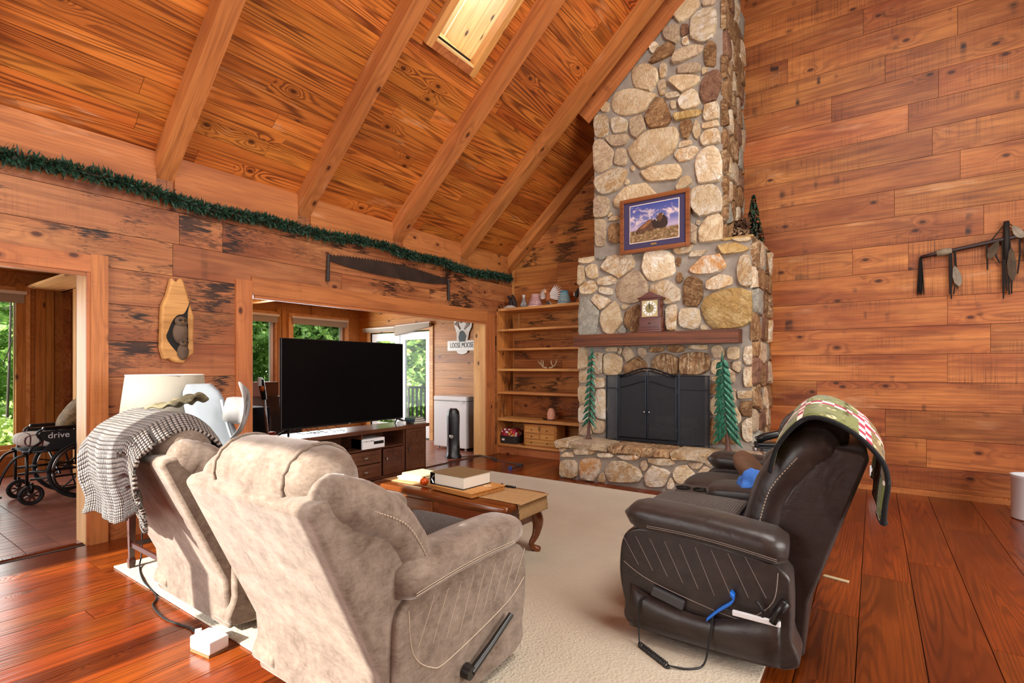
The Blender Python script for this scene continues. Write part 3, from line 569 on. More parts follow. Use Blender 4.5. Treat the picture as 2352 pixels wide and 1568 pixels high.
ST_LO = [(-3.061,2.753,0.114,-0.008,-0.002,0.041,'C'),(-2.816,2.797,0.092,-0.012,0.0,0.062,'G'),(-2.628,2.645,0.226,-0.008,-0.016,0.168,'T'),(-2.091,2.561,0.185,-0.037,0.016,0.172,'W'),(-1.787,2.722,0.119,0.001,-0.007,0.046,'T'),(-1.642,2.651,0.136,-0.005,-0.003,0.031,'T'),(-1.267,2.662,0.2,0.003,-0.007,0.054,'Y'),(-1.212,2.766,0.116,-0.006,-0.003,0.039,'C'),(-1.859,2.586,0.031,-0.003,0.0,0.047,'B'),(-1.53,2.517,0.272,-0.007,-0.008,0.096,'O'),(-1.144,2.404,0.066,-0.001,-0.014,0.165,'T'),(-3.126,2.564,0.055,-0.006,0.0,0.122,'C'),(-2.966,2.593,0.075,0.003,-0.016,0.086,'C'),(-2.743,2.45,0.134,0.02,-0.014,0.051,'T'),(-3.01,2.385,0.109,0.036,-0.035,0.071,'T'),(-2.773,2.33,0.089,-0.023,0.008,0.043,'W'),(-2.447,2.328,0.191,0.049,-0.065,0.177,'P'),(-2.011,2.247,0.142,-0.11,0.07,0.093,'T'),(-1.844,2.398,0.034,-0.003,0.0,0.057,'B'),(-1.697,2.22,0.099,-0.008,0.0,0.174,'B'),(-1.415,2.305,0.13,0.0,-0.006,0.075,'T'),(-1.322,2.012,0.252,0.006,-0.017,0.206,'Y'),(-2.853,2.183,0.111,-0.055,0.039,0.074,'T'),(-3.023,2.012,0.144,-0.027,0.039,0.247,'G'),(-2.7,1.971,0.132,0.025,-0.052,0.182,'C'),(-2.505,2.108,0.046,-0.003,0.0,0.033,'P'),(-2.401,1.954,0.107,-0.006,0.0,0.163,'B'),(-1.942,1.949,0.062,-0.003,0.0,0.146,'T'),(-1.727,1.927,0.114,-0.017,0.01,0.116,'W'),(-2.546,1.83,0.047,-0.002,0.0,0.044,'G'),(-1.569,1.807,0.034,-0.001,0.0,0.03,'C'),(-2.167,1.93,0.108,-0.006,0.0,0.139,'P'),(-3.106,1.468,0.065,0.0,0.0,0.16,'C'),(-2.883,1.416,0.076,-0.01,0.019,0.127,'T'),(-2.685,1.401,0.134,0.0,0.0,0.126,'C'),(-2.685,1.583,0.082,-0.002,0.0,0.028,'C'),(-2.58,1.56,0.029,-0.001,0.0,0.041,'T'),(-2.464,1.503,0.052,0.022,-0.049,0.1,'P'),(-2.392,1.393,0.134,-0.001,0.0,0.116,'B'),(-2.293,1.534,0.048,-0.001,0.0,0.061,'P'),(-2.114,1.571,0.087,-0.002,0.0,0.033,'B'),(-1.889,1.573,0.096,-0.002,0.0,0.039,'B'),(-2.007,1.398,0.156,-0.014,0.009,0.111,'S'),(-1.68,1.403,0.169,0.029,-0.021,0.119,'S'),(-1.637,1.586,0.104,-0.002,0.0,0.026,'T'),(-1.419,1.532,0.055,0.02,-0.023,0.064,'P'),(-1.257,1.516,0.057,-0.001,0.0,0.067,'C'),(-1.431,1.364,0.059,0.0,0.0,0.075,'C'),(-1.223,1.364,0.04,0.0,0.0,0.055,'P'),(-1.094,1.484,0.055,-0.001,0.0,0.095,'T'),(-1.089,1.256,0.061,0.001,0.0,0.102,'T'),(-2.852,1.161,0.077,0.001,0.0,0.064,'T'),(-2.829,0.885,0.084,0.004,0.0,0.191,'W'),(-3.097,1.251,0.048,0.0,0.0,0.087,'C'),(-3.106,1.004,0.053,0.002,0.0,0.109,'C'),(-3.089,0.744,0.064,0.004,0.0,0.109,'W'),(-2.876,0.613,0.093,0.006,0.0,0.086,'P'),(-3.057,0.558,0.087,0.006,0.0,0.08,'P'),(-1.414,1.228,0.088,0.001,0.0,0.031,'T'),(-1.414,1.129,0.087,0.018,-0.01,0.061,'B'),(-1.431,0.93,0.069,0.037,-0.038,0.083,'C'),(-1.443,0.644,0.071,0.005,0.0,0.137,'B'),(-1.144,1.063,0.077,0.002,0.0,0.042,'T'),(-1.122,0.907,0.061,0.003,0.0,0.085,'B'),(-1.105,0.692,0.06,0.005,0.0,0.12,'T'),(-1.257,0.816,0.068,0.004,0.0,0.11,'C'),(-1.291,0.582,0.085,0.007,0.0,0.061,'B'),(-1.291,1.046,0.063,0.002,0.0,0.074,'P'),(-1.291,1.266,0.045,0.001,0.0,0.074,'T')]
ST_HE = [(-3.054,0.116,0.115,0.013,0.0,0.102,'T'),(-2.768,0.149,0.13,0.014,0.0,0.125,'O'),(-2.347,0.165,0.212,0.025,0.0,0.114,'T'),(-1.945,0.169,0.134,0.028,-0.01,0.114,'W'),(-1.644,0.217,0.11,0.014,0.0,0.095,'W'),(-1.449,0.264,0.067,0.008,0.0,0.058,'P'),(-2.857,0.345,0.162,0.015,0.0,0.03,'T'),(-3.116,0.362,0.055,0.005,0.0,0.034,'T'),(-3.054,0.293,0.1,0.009,0.0,0.027,'T'),(-2.553,0.335,0.104,0.01,0.0,0.023,'T'),(-2.28,0.337,0.125,0.012,0.0,0.025,'O'),(-1.908,0.325,0.152,0.017,0.0,0.037,'T'),(-1.528,0.325,0.084,0.009,0.0,0.029,'P'),(-2.525,0.422,0.035,0.003,0.0,0.039,'P'),(-1.798,0.439,0.024,0.002,0.0,0.036,'C'),(-2.084,0.264,0.045,0.004,0.0,0.055,'P'),(-1.36,0.389,0.081,0.009,0.0,0.046,'C'),(-1.273,0.262,0.085,0.01,0.0,0.068,'T'),(-2.61,0.062,0.043,0.006,0.0,0.053,'T'),(-1.798,0.103,0.036,0.005,0.0,0.054,'W')]

FP = thing('fireplace', 'tall fieldstone fireplace and chimney with raised hearth', 'fireplace', (0, 0, 0))
b = MB()
for x0, x1, y0, y1, z0, z1 in ((-3.16, -2.60, 5.99, 6.94, 0, 2.76), (-1.565, -1.075, 5.99, 6.94, 0, 2.76), (-2.60, -1.565, 5.99, 6.94, 1.26, 2.76), (-2.60, -1.565, 5.99, 6.94, 0, .46),
                               (-2.60, -1.565, 6.6, 6.94, .46, 1.26), (-2.94, -1.375, 5.99, 6.94, 2.76, 5.95), (-3.18, -1.02, 5.52, 5.99, 0, .37)):
    b.bar((x0, y0, z0), (x1, y1, z1))
b.build('mortar_core', M['mortar'], FP)
fb = MB()
for p, q in (((-2.6, 6.57, .46), (-1.565, 6.6, 1.26)), ((-2.6, 6.0, .46), (-2.57, 6.6, 1.26)), ((-1.595, 6.02, .46), (-1.565, 6.6, 1.26)), ((-2.6, 6.0, 1.23), (-1.565, 6.6, 1.26)), ((-2.6, 6.0, .455), (-1.565, 6.6, .475))): fb.bar(p, q)
fb.build('firebox', flat('soot', '0d0b0a', .9, bump=.4, bscale=30), FP)
def clip(poly, nx, ny, d):                              # keep points with n.p <= d
    out = []
    for i in range(len(poly)):
        p, q = poly[i], poly[(i+1) % len(poly)]; a = nx*p[0]+ny*p[1]-d; c = nx*q[0]+ny*q[1]-d
        if a <= 0: out.append(p)
        if (a < 0) != (c < 0) and abs(a-c) > 1e-9: t = a/(a-c); out.append((p[0]+t*(q[0]-p[0]), p[1]+t*(q[1]-p[1])))
    return out
def stones(items, region, place, depth, gap=.013, holes=(), rd=random.Random(11)):
    sup_r = lambda it, n: math.hypot(it[2]*n[0]+it[3]*n[1], it[4]*n[0]+it[5]*n[1])
    for i, it in enumerate(items):
        cx, cy = it[0], it[1]; ph = rd.random()*6.28; am = rd.uniform(.02, .07)
        poly = []
        for k in range(18):
            a = 2*math.pi*k/18; c, s = math.cos(a), math.sin(a); e = 2/3.6
            u, w = math.copysign(abs(c)**e, c), math.copysign(abs(s)**e, s); q = 1.13+am*math.sin(3*a+ph)+rd.uniform(-.03, .03)
            poly.append((cx+(u*it[2]+w*it[4])*q, cy+(u*it[3]+w*it[5])*q))
        for j, o in enumerate(items):
            if j == i: continue
            dx, dy = o[0]-cx, o[1]-cy; D = math.hypot(dx, dy)
            if D > 1.2 or D < 1e-4: continue
            n = (dx/D, dy/D); ri, rj = sup_r(it, n), sup_r(o, n)
            if (ri+rj)*1.22+gap > D:
                f = ri/(ri+rj)*D-gap/2; poly = clip(poly, n[0], n[1], n[0]*cx+n[1]*cy+f)
                if len(poly) < 3: break
        for n0, n1, d in ((1, 0, region[1]), (-1, 0, -region[0]), (0, 1, region[3]), (0, -1, -region[2])):
            if len(poly) >= 3: poly = clip(poly, n0, n1, d)
        for h0, h1, z0, z1 in holes:
            if len(poly) < 3: break
            if h0 < cx < h1 and z0 < cy < z1: poly = []; break
            if cy < z1 and cy > z0: poly = clip(poly, 1, 0, h0) if cx < h0 else clip(poly, -1, 0, -h1)
            elif h0 < cx < h1: poly = clip(poly, 0, -1, -z1)
        if len(poly) < 3: continue
        # resample to 16 points evenly
        per = [math.dist(poly[k], poly[(k+1) % len(poly)]) for k in range(len(poly))]; tot = sum(per)
        if tot < .12: continue
        pts = []; k = 0; acc = 0
        for q in range(16):
            tgt = tot*q/16
            while acc+per[k] < tgt: acc += per[k]; k += 1
            t = (tgt-acc)/max(per[k], 1e-6); p, r_ = poly[k], poly[(k+1) % len(poly)]; pts.append((p[0]+t*(r_[0]-p[0]), p[1]+t*(r_[1]-p[1])))
        mx = sum(p[0] for p in pts)/16; my = sum(p[1] for p in pts)/16; sz = min(1, tot/.8)
        dd = depth*(.55+.6*sz)*rd.uniform(.8, 1.25); vs = []; tx, ty = rd.uniform(-.12, .12), rd.uniform(-.12, .12)
        for sc, z in ((1.0, -.012), (.985, dd*.7), (.93, dd*.98), (.55, dd*1.04)):
            for p in pts:
                q = 1 if z < 0 else 1+rd.uniform(-.025, .025)
                vs.append((mx+(p[0]-mx)*sc*q, my+(p[1]-my)*sc*q, z if z < 0 else z*(1+rd.uniform(-.1, .1))+((p[0]-mx)*tx+(p[1]-my)*ty)*sc))
        vs.append((mx, my, dd*1.06)); fs = []
        for L in range(3):
            for q in range(16): r_ = (q+1) % 16; fs.append((L*16+q, L*16+r_, L*16+16+r_, L*16+16+q))
        for q in range(16): fs.append((48+q, 48+(q+1) % 16, 64))
        o3 = place(mx, my, 0); me = bpy.data.meshes.new('stone'); me.from_pydata([tuple(Vector(place(*v))-Vector(o3)) for v in vs], [], fs)
        bm = bmesh.new(); bm.from_mesh(me); bmesh.ops.recalc_face_normals(bm, faces=bm.faces); bm.to_mesh(me); bm.free()
        me.materials.append(SM[it[6]]); o = link('stone', me, FP, smooth=2); o.location = o3
frontp = lambda u, w, d: (u, 5.99-d, w)
def extra(x0, x1, z0, z1, step, avoid, rd):             # fill in small stones where the list leaves mortar
    out = []
    z = z0+step/2
    while z < z1:
        x = x0+step/2
        while x < x1:
            px, pz = x+rd.uniform(-.2, .2)*step, z+rd.uniform(-.2, .2)*step
            if all(math.hypot(px-o[0], pz-o[1]) > math.hypot(o[2], o[3])*.9+.07 and abs(pz-o[1]) > 0 for o in avoid+out): out.append((px, pz, .05, 0, 0, .045, rd.choice('CTPB')))
            x += step
        z += step
    return out
stones([s for s in ST_UP if s[1] < 5.6]+[(-1.55, 5.7, .14, 0, 0, .1, 'C'), (-1.75, 5.75, .12, 0, 0, .09, 'T')], (-2.945, -1.37, 2.765, 5.9), frontp, .034)
stones(ST_LO, (-3.165, -1.07, .47, 2.765), frontp, .036, holes=((-2.62, -1.56, .4, 1.27),))
stones(ST_HE+[(-1.12, .27, .08, 0, 0, .1, 'C'), (-1.1, .1, .08, 0, 0, .08, 'T'), (-1.25, .1, .06, 0, 0, .07, 'P')], (-3.19, -1.01, .01, .375), lambda u, w, d: (u, 5.52-d, w), .032)
rd = random.Random(21)
def jitter(a0, a1, z0, z1, wa, wz):
    out = []; r = 0; z = z0
    while z < z1:
        hz = wz*rd.uniform(.8, 1.3); a = a0-(r % 2)*wa*.5
        while a < a1:
            w = wa*rd.uniform(.7, 1.3); out.append((a+w/2, z+hz/2+rd.uniform(-.03, .03), w*.5, 0, 0, hz*.5, rd.choice('BSBPTGDB'))); a += w
        z += hz; r += 1
    return out
stones(jitter(6.0, 6.94, .02, 2.76, .22, .25), (5.97, 6.94, .01, 2.765), lambda u, w, d: (-1.075+d, u, w), .05, .014)
stones(jitter(6.0, 6.94, 2.77, 5.6, .22, .27), (5.97, 6.94, 2.765, 5.7), lambda u, w, d: (-1.375+d, u, w), .04, .014)
stones(jitter(5.55, 5.98, .02, .37, .2, .18), (5.5, 5.98, .01, .375), lambda u, w, d: (-1.02+d, u, w), .03, .014)
for x0, x1, sm in ((-3.23, -3.03, 'T'), (-3.015, -2.53, 'P'), (-2.515, -1.80, 'S'), (-1.785, -1.30, 'T'), (-1.285, -.97, 'P')):   # flat slabs along the top of the hearth
    rs = []; n = 10
    for z, ins in ((.365, .02), (.385, 0), (.44, 0), (.462, .02)):
        ring = []
        for k in range(40):
            s_, t_ = divmod(k, 10); t_ /= 10
            p = [(x0+ins+(x1-x0-2*ins)*t_, 5.47+ins), (x1-ins, 5.47+ins+(.50-ins)*t_), (x1-ins-(x1-x0-2*ins)*t_, 5.97), (x0+ins, 5.97-(.50-ins)*t_)][s_]
            w = .014*math.sin(17*p[0]+9*z*20)+.01*math.sin(41*p[0]+3)
            ring.append((p[0], p[1]+(w if s_ == 0 else 0), z))
        rs.append(ring)
    MB().rings(rs).build('hearth_slab', SM[sm], FP, smooth=2)
for x0, x1, y0, y1, z, sm in ((-3.17, -2.94, 5.97, 6.9, 2.755, 'C'), (-1.375, -1.06, 5.97, 6.9, 2.755, 'Y')):
    MB().bar((x0, y0, z), (x1, y1, z+.035)).build('ledge_stone', SM[sm], FP, bevel=.012)
plank('mantel_beam', M['mantel'], (-3.14, 5.80, 1.622), (1, 0, 0), (0, 0, 1), 1.97, .148, -.22, FP)
# logs in the firebox
for i, (x0, x1, y, z, r) in enumerate(((-2.4, -1.75, 6.25, .56, .06), (-2.3, -1.8, 6.42, .57, .065), (-2.25, -1.70, 6.33, .68, .055))):
    lg = MB().tube([(x0, y, z), ((x0+x1)/2, y+.03, z+.01), (x1, y-.04, z+.02)], [r, r*1.05, r*.95], 12)
    tag(lg.build('fire_log', flat('log_bark_%d' % i, '4a3526', .9, bump=.8, bscale=30, var=.4), smooth=2), ['charred log lying low at the front of the firebox', 'charred log lying low at the back of the firebox', 'charred log resting on top of the other two'][i], 'log', 'logs in the firebox')
gr = thing('log_grate', 'black iron log grate standing inside the firebox', 'grate', (-2.06, 6.32, .477))
for i in range(6): MB().tube([(-.3+i*.12, -.13, .05), (-.3+i*.12, -.14, .012), (-.3+i*.12, .16, .012)], .008, 6).build('grate_bar', M['blackmat'], gr)
for y in (-.1, .1): MB().tube([(-.32, y, 0), (-.32, y, .006), (.32, y, .006), (.32, y, 0)], .006, 6).build('grate_rail', M['blackmat'], gr)
# folding fire screen
iron = flat('screen_iron', '20242c', .45, .6)
def mesh_mat():
    t = NT('screen_mesh'); tr = t.node('BsdfTransparent', {0: (1, 1, 1, 1)}); t.done((.012, .014, .02, 1), .6)
    mx = t.node('MixShader', {0: .74, 1: tr.outputs[0], 2: t.b.outputs[0]}); t.t.links.new(mx.outputs[0], t.out.inputs[0]); return t.m
M['smesh'] = mesh_mat()
fsn = thing('fire_screen', 'black folding metal fire screen with arched centre doors', 'fire screen', (-2.19, 5.86, .462))
arch = lambda x, top, rise: top+rise*(.5+.5*math.cos(math.pi*x/.36)) if abs(x) < .36 else top
cf = MB(); pts = [(-.36, 0, .02), (-.36, 0, .79)]+[(x*.03-.36, 0, arch(x*.03-.36, .80, .085)) for x in range(25)]+[(.36, 0, .79), (.36, 0, .02), (-.36, 0, .02)]
cf.tube(pts, .011, 6).tube([(-.37, 0, 0), (-.37, 0, .81)], .012, 6).tube([(.37, 0, 0), (.37, 0, .81)], .012, 6).box((0, 0, .03), (.72, .016, .03)); cf.build('centre_frame', iron, fsn)
for sgn in (-1, 1):
    d = MB().tube([(sgn*.012, -.012, .06), (sgn*.012, -.012, arch(0, .78, .085)-.01)], .009, 6).tube([(sgn*.345, -.012, .06), (sgn*.345, -.012, .79)], .009, 6).tube([(sgn*.012, -.012, .06), (sgn*.345, -.012, .06)], .008, 6)
    d.tube([(sgn*(.012+.333*k/12), -.012, arch(.012+.333*k/12, .775, .08)) for k in range(13)], .008, 6)
    d.tube([(sgn*(.012+.333*k/12), -.012, arch(.012+.333*k/12, .655, .075)) for k in range(13)], .006, 6)
    d = d.build('screen_door', iron, fsn)
    mm = MB(); n = 12
    mm.add([(sgn*(.012+.333*k/n), -.008, .06) for k in range(n+1)]+[(sgn*(.012+.333*k/n), -.008, arch(.012+.333*k/n, .775, .08)) for k in range(n+1)], [(k, k+1, n+2+k, n+1+k) for k in range(n)])
    mm.build('wire_mesh', M['smesh'], d)
    MB().ball((sgn*.03, -.026, .37), .011).build('knob', M['chrome'], d)
    for z in (.18, .62): MB().box((sgn*.36, -.01, z), (.03, .02, .045)).build('hinge', iron, fsn)
for x0, y0, x1, y1 in ((-.375, .0, -.56, .085), (.375, .0, .69, .05)):
    w = MB().tube([(x0, y0, .0), (x0, y0, .80), (x1, y1, .80), (x1, y1, .0), (x0, y0, .02)], .010, 6).tube([(x0, y0, .64), (x1, y1, .64)], .006, 6).build('side_wing', iron, fsn)
    MB().add([(x0, y0, .02), (x1, y1, .02), (x1, y1, .80), (x0, y0, .80)], [(0, 1, 2, 3)]).build('wire_mesh', M['smesh'], w)
# metal pine trees standing on the hearth
def bough_mat():
    t = NT('painted_green_metal'); v = t.coord(); n = t.noise(t.mapping(v, (60, 60, 12)), 1, 3, .6)
    return t.done(t.mix(t.ramp(n, (.35, 0.), (.7, 1.)), srgb('0e3a2c'), srgb('2f7a5e')), .4, t.bump(n, .6, .006), .3)
M['bough'] = bough_mat(); M['ptrunk'] = flat('painted_trunk', '5c3a30', .6, .2, .6, 40, .3)
def metal_tree(label, x, y, lean, h, bs, sgn):
    t = thing('metal_pine_tree', label, 'ornament', (x, y, .463), 0, 'metal pine trees on the hearth')
    MB().tube(spline([(0, 0, 0), (lean*.1, 0, .1), (lean*.3, 0, .3), (lean*.8, 0, h*.8), (lean, 0, h)], 4), [.05, .035, .028, .024, .022, .02, .018, .017, .016, .015, .014, .013, .012, .011, .008, .006, .004], 8).build('trunk', M['ptrunk'], t, smooth=True)
    n = 11
    for i in range(n):
        for sd in (-1, 1):
            f = i/(n-1); z = h*(.24+.74*f)+(.02 if sd > 0 else 0); L = (.16-.09*f)*bs*(1.15 if sd == sgn else .95); cx = lean*z/h
            p0 = Vector((cx, -.012, z)); dr = Vector((sd*.62, -.10, -.75)).normalized(); sdv = Vector((.75, 0, .62*sd)).normalized()
            vs = []; w = [0.006, .022, .028, .022, .012, .002]
            for k in range(6):
                c = p0+dr*L*k/5*1.15
                vs += [c-sdv*w[k]*bs, c+Vector((0, -.014, 0))*(1 if k < 5 else .1), c+sdv*w[k]*bs, c+Vector((0, .008, 0))]
            MB().rings([vs[4*k:4*k+4] for k in range(6)]).build('bough', M['bough'], t, smooth=2)
    MB().tube([(lean, 0, h-.03), (lean*1.03, 0, h+.09)], [.02, .002], 8).build('tip', M['bough'], t, smooth=True); return t
metal_tree('tall green metal pine tree left of the fire screen', -2.93, 5.80, .05, 1.06, .85, 1)
metal_tree('green metal pine tree with wide boughs right of the fire screen', -1.27, 5.78, -.06, .97, 1.25, 1)
# mantel clock
ck = thing('mantel_clock', 'dark mahogany bracket clock on the mantel', 'clock', (-2.145, 5.885, 1.772))
MB().box((0, 0, .10), (.255, .13, .13)).box((0, 0, .27), (.235, .12, .24)).build('case', M['mahog'], ck, bevel=.004)
c = MB().box((0, 0, .012), (.285, .15, .024)).box((0, 0, .034), (.27, .14, .02)).box((0, 0, .168), (.262, .136, .012)).box((0, 0, .385), (.27, .14, .018)).box((0, 0, .402), (.295, .155, .016))
c.build('moulding', M['mahog'], ck, bevel=.004)
pr = [(-.145, 0)]+[(x*.145/10, .062*math.exp(-(x/5.5)**2)) for x in range(-9, 10)]+[(.145, 0)]
MB().prism(pr, -.065, .065, Matrix.Translation((0, 0, .41)) @ Matrix.Rotation(R(90), 4, 'X')).build('pediment', M['mahog'], ck)
MB().box((0, -.062, .275), (.19, .006, .20)).build('dial_plate', flat('dial_brass', 'b8a878', .45, .4), ck)
F = Matrix.Rotation(R(90), 4, 'X')
MB().lathe([(.085, 0), (.085, .004), (.052, .004), (.052, 0)], (0, -.065, .275), 32, F).build('chapter_ring', flat('dial_ivory', 'efe9dc', .4), ck)
MB().lathe([(.05, 0), (.05, .003), (.001, .003)], (0, -.065, .275), 32, F).build('dial_centre', flat('dial_gold', '8a7c50', .45, .5), ck)
nm = MB()
for k in range(12):
    a = 2*math.pi*k/12; nm.box((.068*math.sin(a), -.0705, .275+.068*math.cos(a)), (.005, .002, .022), Matrix.Rotation(a, 3, 'Y'))
nm.build('hour_marks', M['black'], ck)
MB().box((0, -.071, .295), (.007, .002, .05)).box((-.004, -.073, .305), (.005, .002, .075), Matrix.Rotation(R(-4), 3, 'Y')).lathe([(.008, 0), (.008, .006), (.001, .006)], (0, -.067, .275), 12, F).build('hands', M['black'], ck)
fr = MB()
for p, q in (((-.11, -.067, .165), (-.095, -.058, .385)), ((.095, -.067, .165), (.11, -.058, .385)), ((-.095, -.067, .37), (.095, -.058, .385)), ((-.095, -.067, .165), (.095, -.058, .18))): fr.bar(p, q)
fr.build('door_frame', M['mahog'], ck)
dw = MB().box((0, -.068, .10), (.21, .008, .085)).build('drawer', M['mahog'], ck, bevel=.003)
MB().ball((0, -.078, .10), .009).build('knob', flat('dark_knob', '2a1a16', .3), dw)
# framed print of two bison
pf = thing('framed_picture', 'wood-framed print of two bison with purple mat on the chimney', 'picture', (-2.128, 5.912, 2.735))
w, h = .845, .665; t = .05; f = MB()
for p, q in (((-w/2, -.02, 0), (-w/2+t, .02, h)), ((w/2-t, -.02, 0), (w/2, .02, h)), ((-w/2+t, -.02, 0), (w/2-t, .02, t)), ((-w/2+t, -.02, h-t), (w/2-t, .02, h))): f.bar(p, q)
f.build('frame', M['frame'], pf, bevel=.006)
MB().bar((-w/2+.03, 0, .03), (w/2-.03, .012, h-.03)).build('mat_board', flat('purple_mat', '3e3458', .7), pf)
MB().bar((-.302, -.003, .118), (.302, .004, .577)).build('mat_edge', flat('mat_edge', 'e8d8cc', .6), pf)
def sky_print():
    t = NT('bison_print'); v = t.coord(); z = t.node('SeparateXYZ', {0: v}).outputs[2]
    up_ = t.math('DIVIDE', t.math('SUBTRACT', z, .125), .445)
    sk_ = t.ramp(up_, (.38, srgb('b8a8c4')), (.55, srgb('6f74ae')), (1., srgb('3f4f9a')))
    cl_ = t.noise(t.mapping(v, (5, 5, 8)), 1.5, 5, .6, .6); bl = t.ramp(t.math('ADD', cl_, t.math('MULTIPLY', t.math('ABSOLUTE', t.math('SUBTRACT', up_, .68)), -.5)), (.44, 0.), (.56, 1.))
    sk_ = t.mix(bl, sk_, srgb('dcc8cc'))
    g = t.noise(t.mapping(v, (26, 26, 50)), 1, 5, .7); gr_ = t.ramp(g, (.3, srgb('3a2c22')), (.5, srgb('8a6a48')), (.68, srgb('c8b08c')))
    return t.done(t.mix(t.ramp(t.math('ADD', up_, t.math('MULTIPLY', t.math('SUBTRACT', g, .5), .12)), (.30, 0.), (.34, 1.)), gr_, sk_), .25)
MB().bar((-.292, -.006, .128), (.292, .0, .567)).build('print', sky_print(), pf)
bis = flat('bison_brown', '5a3a28', .5, bump=.3, bscale=90, var=.5); bisd = flat('bison_dark', '2e1c16', .5, var=.4, bscale=60)
def blobprint(poly, y, m, nm): MB().prism([(p[0], p[1]) for p in spline([(a, b_, 0) for a, b_ in poly], 4, True)], -.001, .001, Matrix.Translation((0, y, 0)) @ Matrix.Rotation(R(90), 4, 'X')).build(nm, m, pf)
blobprint([(.02, .27), (.03, .37), (.055, .42), (.10, .435), (.13, .40), (.16, .36), (.165, .29), (.12, .26)], -.008, bisd, 'printed_bison')
blobprint([(-.22, .24), (-.19, .29), (-.12, .335), (-.06, .375), (-.01, .37), (.03, .345), (.04, .30), (.02, .265), (-.05, .235), (-.15, .22)], -.010, bis, 'printed_bison')
blobprint([(-.02, .34), (.0, .365), (.03, .36), (.045, .32), (.03, .275), (.0, .275)], -.012, bisd, 'printed_head')
bisl = flat('bison_tan', '8a5c3a', .5, bump=.3, bscale=90, var=.4); hornm = flat('horn_pale', 'b8a890', .5)
blobprint([(-.17, .285), (-.12, .325), (-.06, .365), (-.03, .36), (-.06, .32), (-.13, .28)], -.0125, bisl, 'printed_back')
blobprint([(.04, .40), (.07, .43), (.11, .42), (.10, .36), (.06, .33)], -.0095, bis, 'printed_mane')
for hx, hz, y_ in ((-.005, .365, -.014), (.038, .352, -.014), (.055, .415, -.0108), (.112, .41, -.0108)): blobprint([(hx-.008, hz-.006), (hx-.004, hz+.012), (hx+.006, hz+.016), (hx+.003, hz-.002)], y_, hornm, 'printed_horn')
tf = flat('print_grass', 'a08a5c', .6, var=.4, bscale=50); rg_ = random.Random(8); gt = MB()
for k in range(70):
    x_ = rg_.uniform(-.28, .28); z_ = rg_.uniform(.13, .235); gt.add([(x_-.004, -.0155, z_), (x_+.004, -.0155, z_), (x_+rg_.uniform(-.01, .01), -.0155, z_+rg_.uniform(.02, .045))], [(0, 1, 2)])
gt.build('printed_grass', tf, pf)
MB().bar((-.035, -.006, .075), (.035, 0, .095)).build('name_plate', M['brass'], pf)
# potted greenery on the ledge
def pinecone_mat(): return flat('dried_brown', '5c3c28', .8, bump=.4, bscale=50, var=.5)
bk = thing('dried_arrangement', 'basket of dried flowers and pine cones on the chimney ledge', 'arrangement', (-1.27, 6.30, 2.79))
MB().lathe([(.07, 0), (.10, .06), (.095, .06), (.06, .01)], n=18).build('basket', flat('red_brown_basket', '5a2a1c', .7, bump=.6, bscale=90), bk, smooth=True)
link('dried_leaves', leaf_cloud('dried_leaves', pinecone_mat(), 420, [(0, 0, .13, .11, .09), (.03, 0, .2, .08, .07)], .03, 31), bk)
link('pale_petals', leaf_cloud('pale_petals', flat('dry_petal', 'a88a6c', .8), 160, [(0, -.02, .1, .11, .05)], .026, 32), bk)
sp = thing('small_pine_tree', 'small dark green artificial pine tree on the chimney ledge', 'ornament', (-1.17, 6.62, 2.79))
MB().tube([(0, 0, 0), (0, 0, .55)], [.014, .004]).build('trunk', M['bark'], sp)
nb = MB(); rd = random.Random(5)
for i in range(260):
    z = .06+.54*rd.random(); r = .125*(1-(z/.62))+.012; a = rd.uniform(0, 6.28); d = Vector((math.cos(a), math.sin(a), -.25)); s_ = Vector((-math.sin(a), math.cos(a), 0))
    c = Vector((0, 0, z)); e = c+d*r; nb.add([c-s_*.012, c+s_*.012, e+Vector((0, 0, .02))+s_*.012, e-Vector((0, 0, .012)), e+Vector((0, 0, .02))-s_*.012], [(0, 1, 2, 3, 4)])
nb.build('needles', flat('dark_pine_green', '16301c', .7, var=.4, bscale=80), sp)
# ---------------------------------------------------------------- upholstery
def suede(name, a, b, sheen, rough=.75, fine=1.0, spec=.2):
    t = NT(name); v = t.coord(); n = t.noise(v, 9*fine, 6, .75, .3); n2 = t.noise(t.mapping(v, (30, 30, 90)), 1, 4, .7)
    col = t.mix(t.ramp(t.math('MULTIPLY_ADD', n2, .3, t.math('MULTIPLY', n, .72)), (.36, 0.), (.66, 1.)), srgb(a), srgb(b))
    wr = t.noise(v, 7, 3, .5, .8)
    return t.done(col, rough, t.bump(t.math('ADD', t.math('MULTIPLY', wr, .8), t.math('MULTIPLY', n2, .08)), .22, .03), spec=spec, Sheen_Weight=sheen, Sheen_Roughness=.45, Sheen_Tint=(1, .95, .9, 1))
M['suede'] = suede('tan_suede', '5a483b', '8e7d6e', .5); M['leather'] = suede('dark_brown_leather', '201917', '382c27', .12, .38, 1.0, .45)
M['threadL'] = flat('pale_thread', 'b8a690', .8); M['threadD'] = flat('grey_thread', '8c8078', .8)
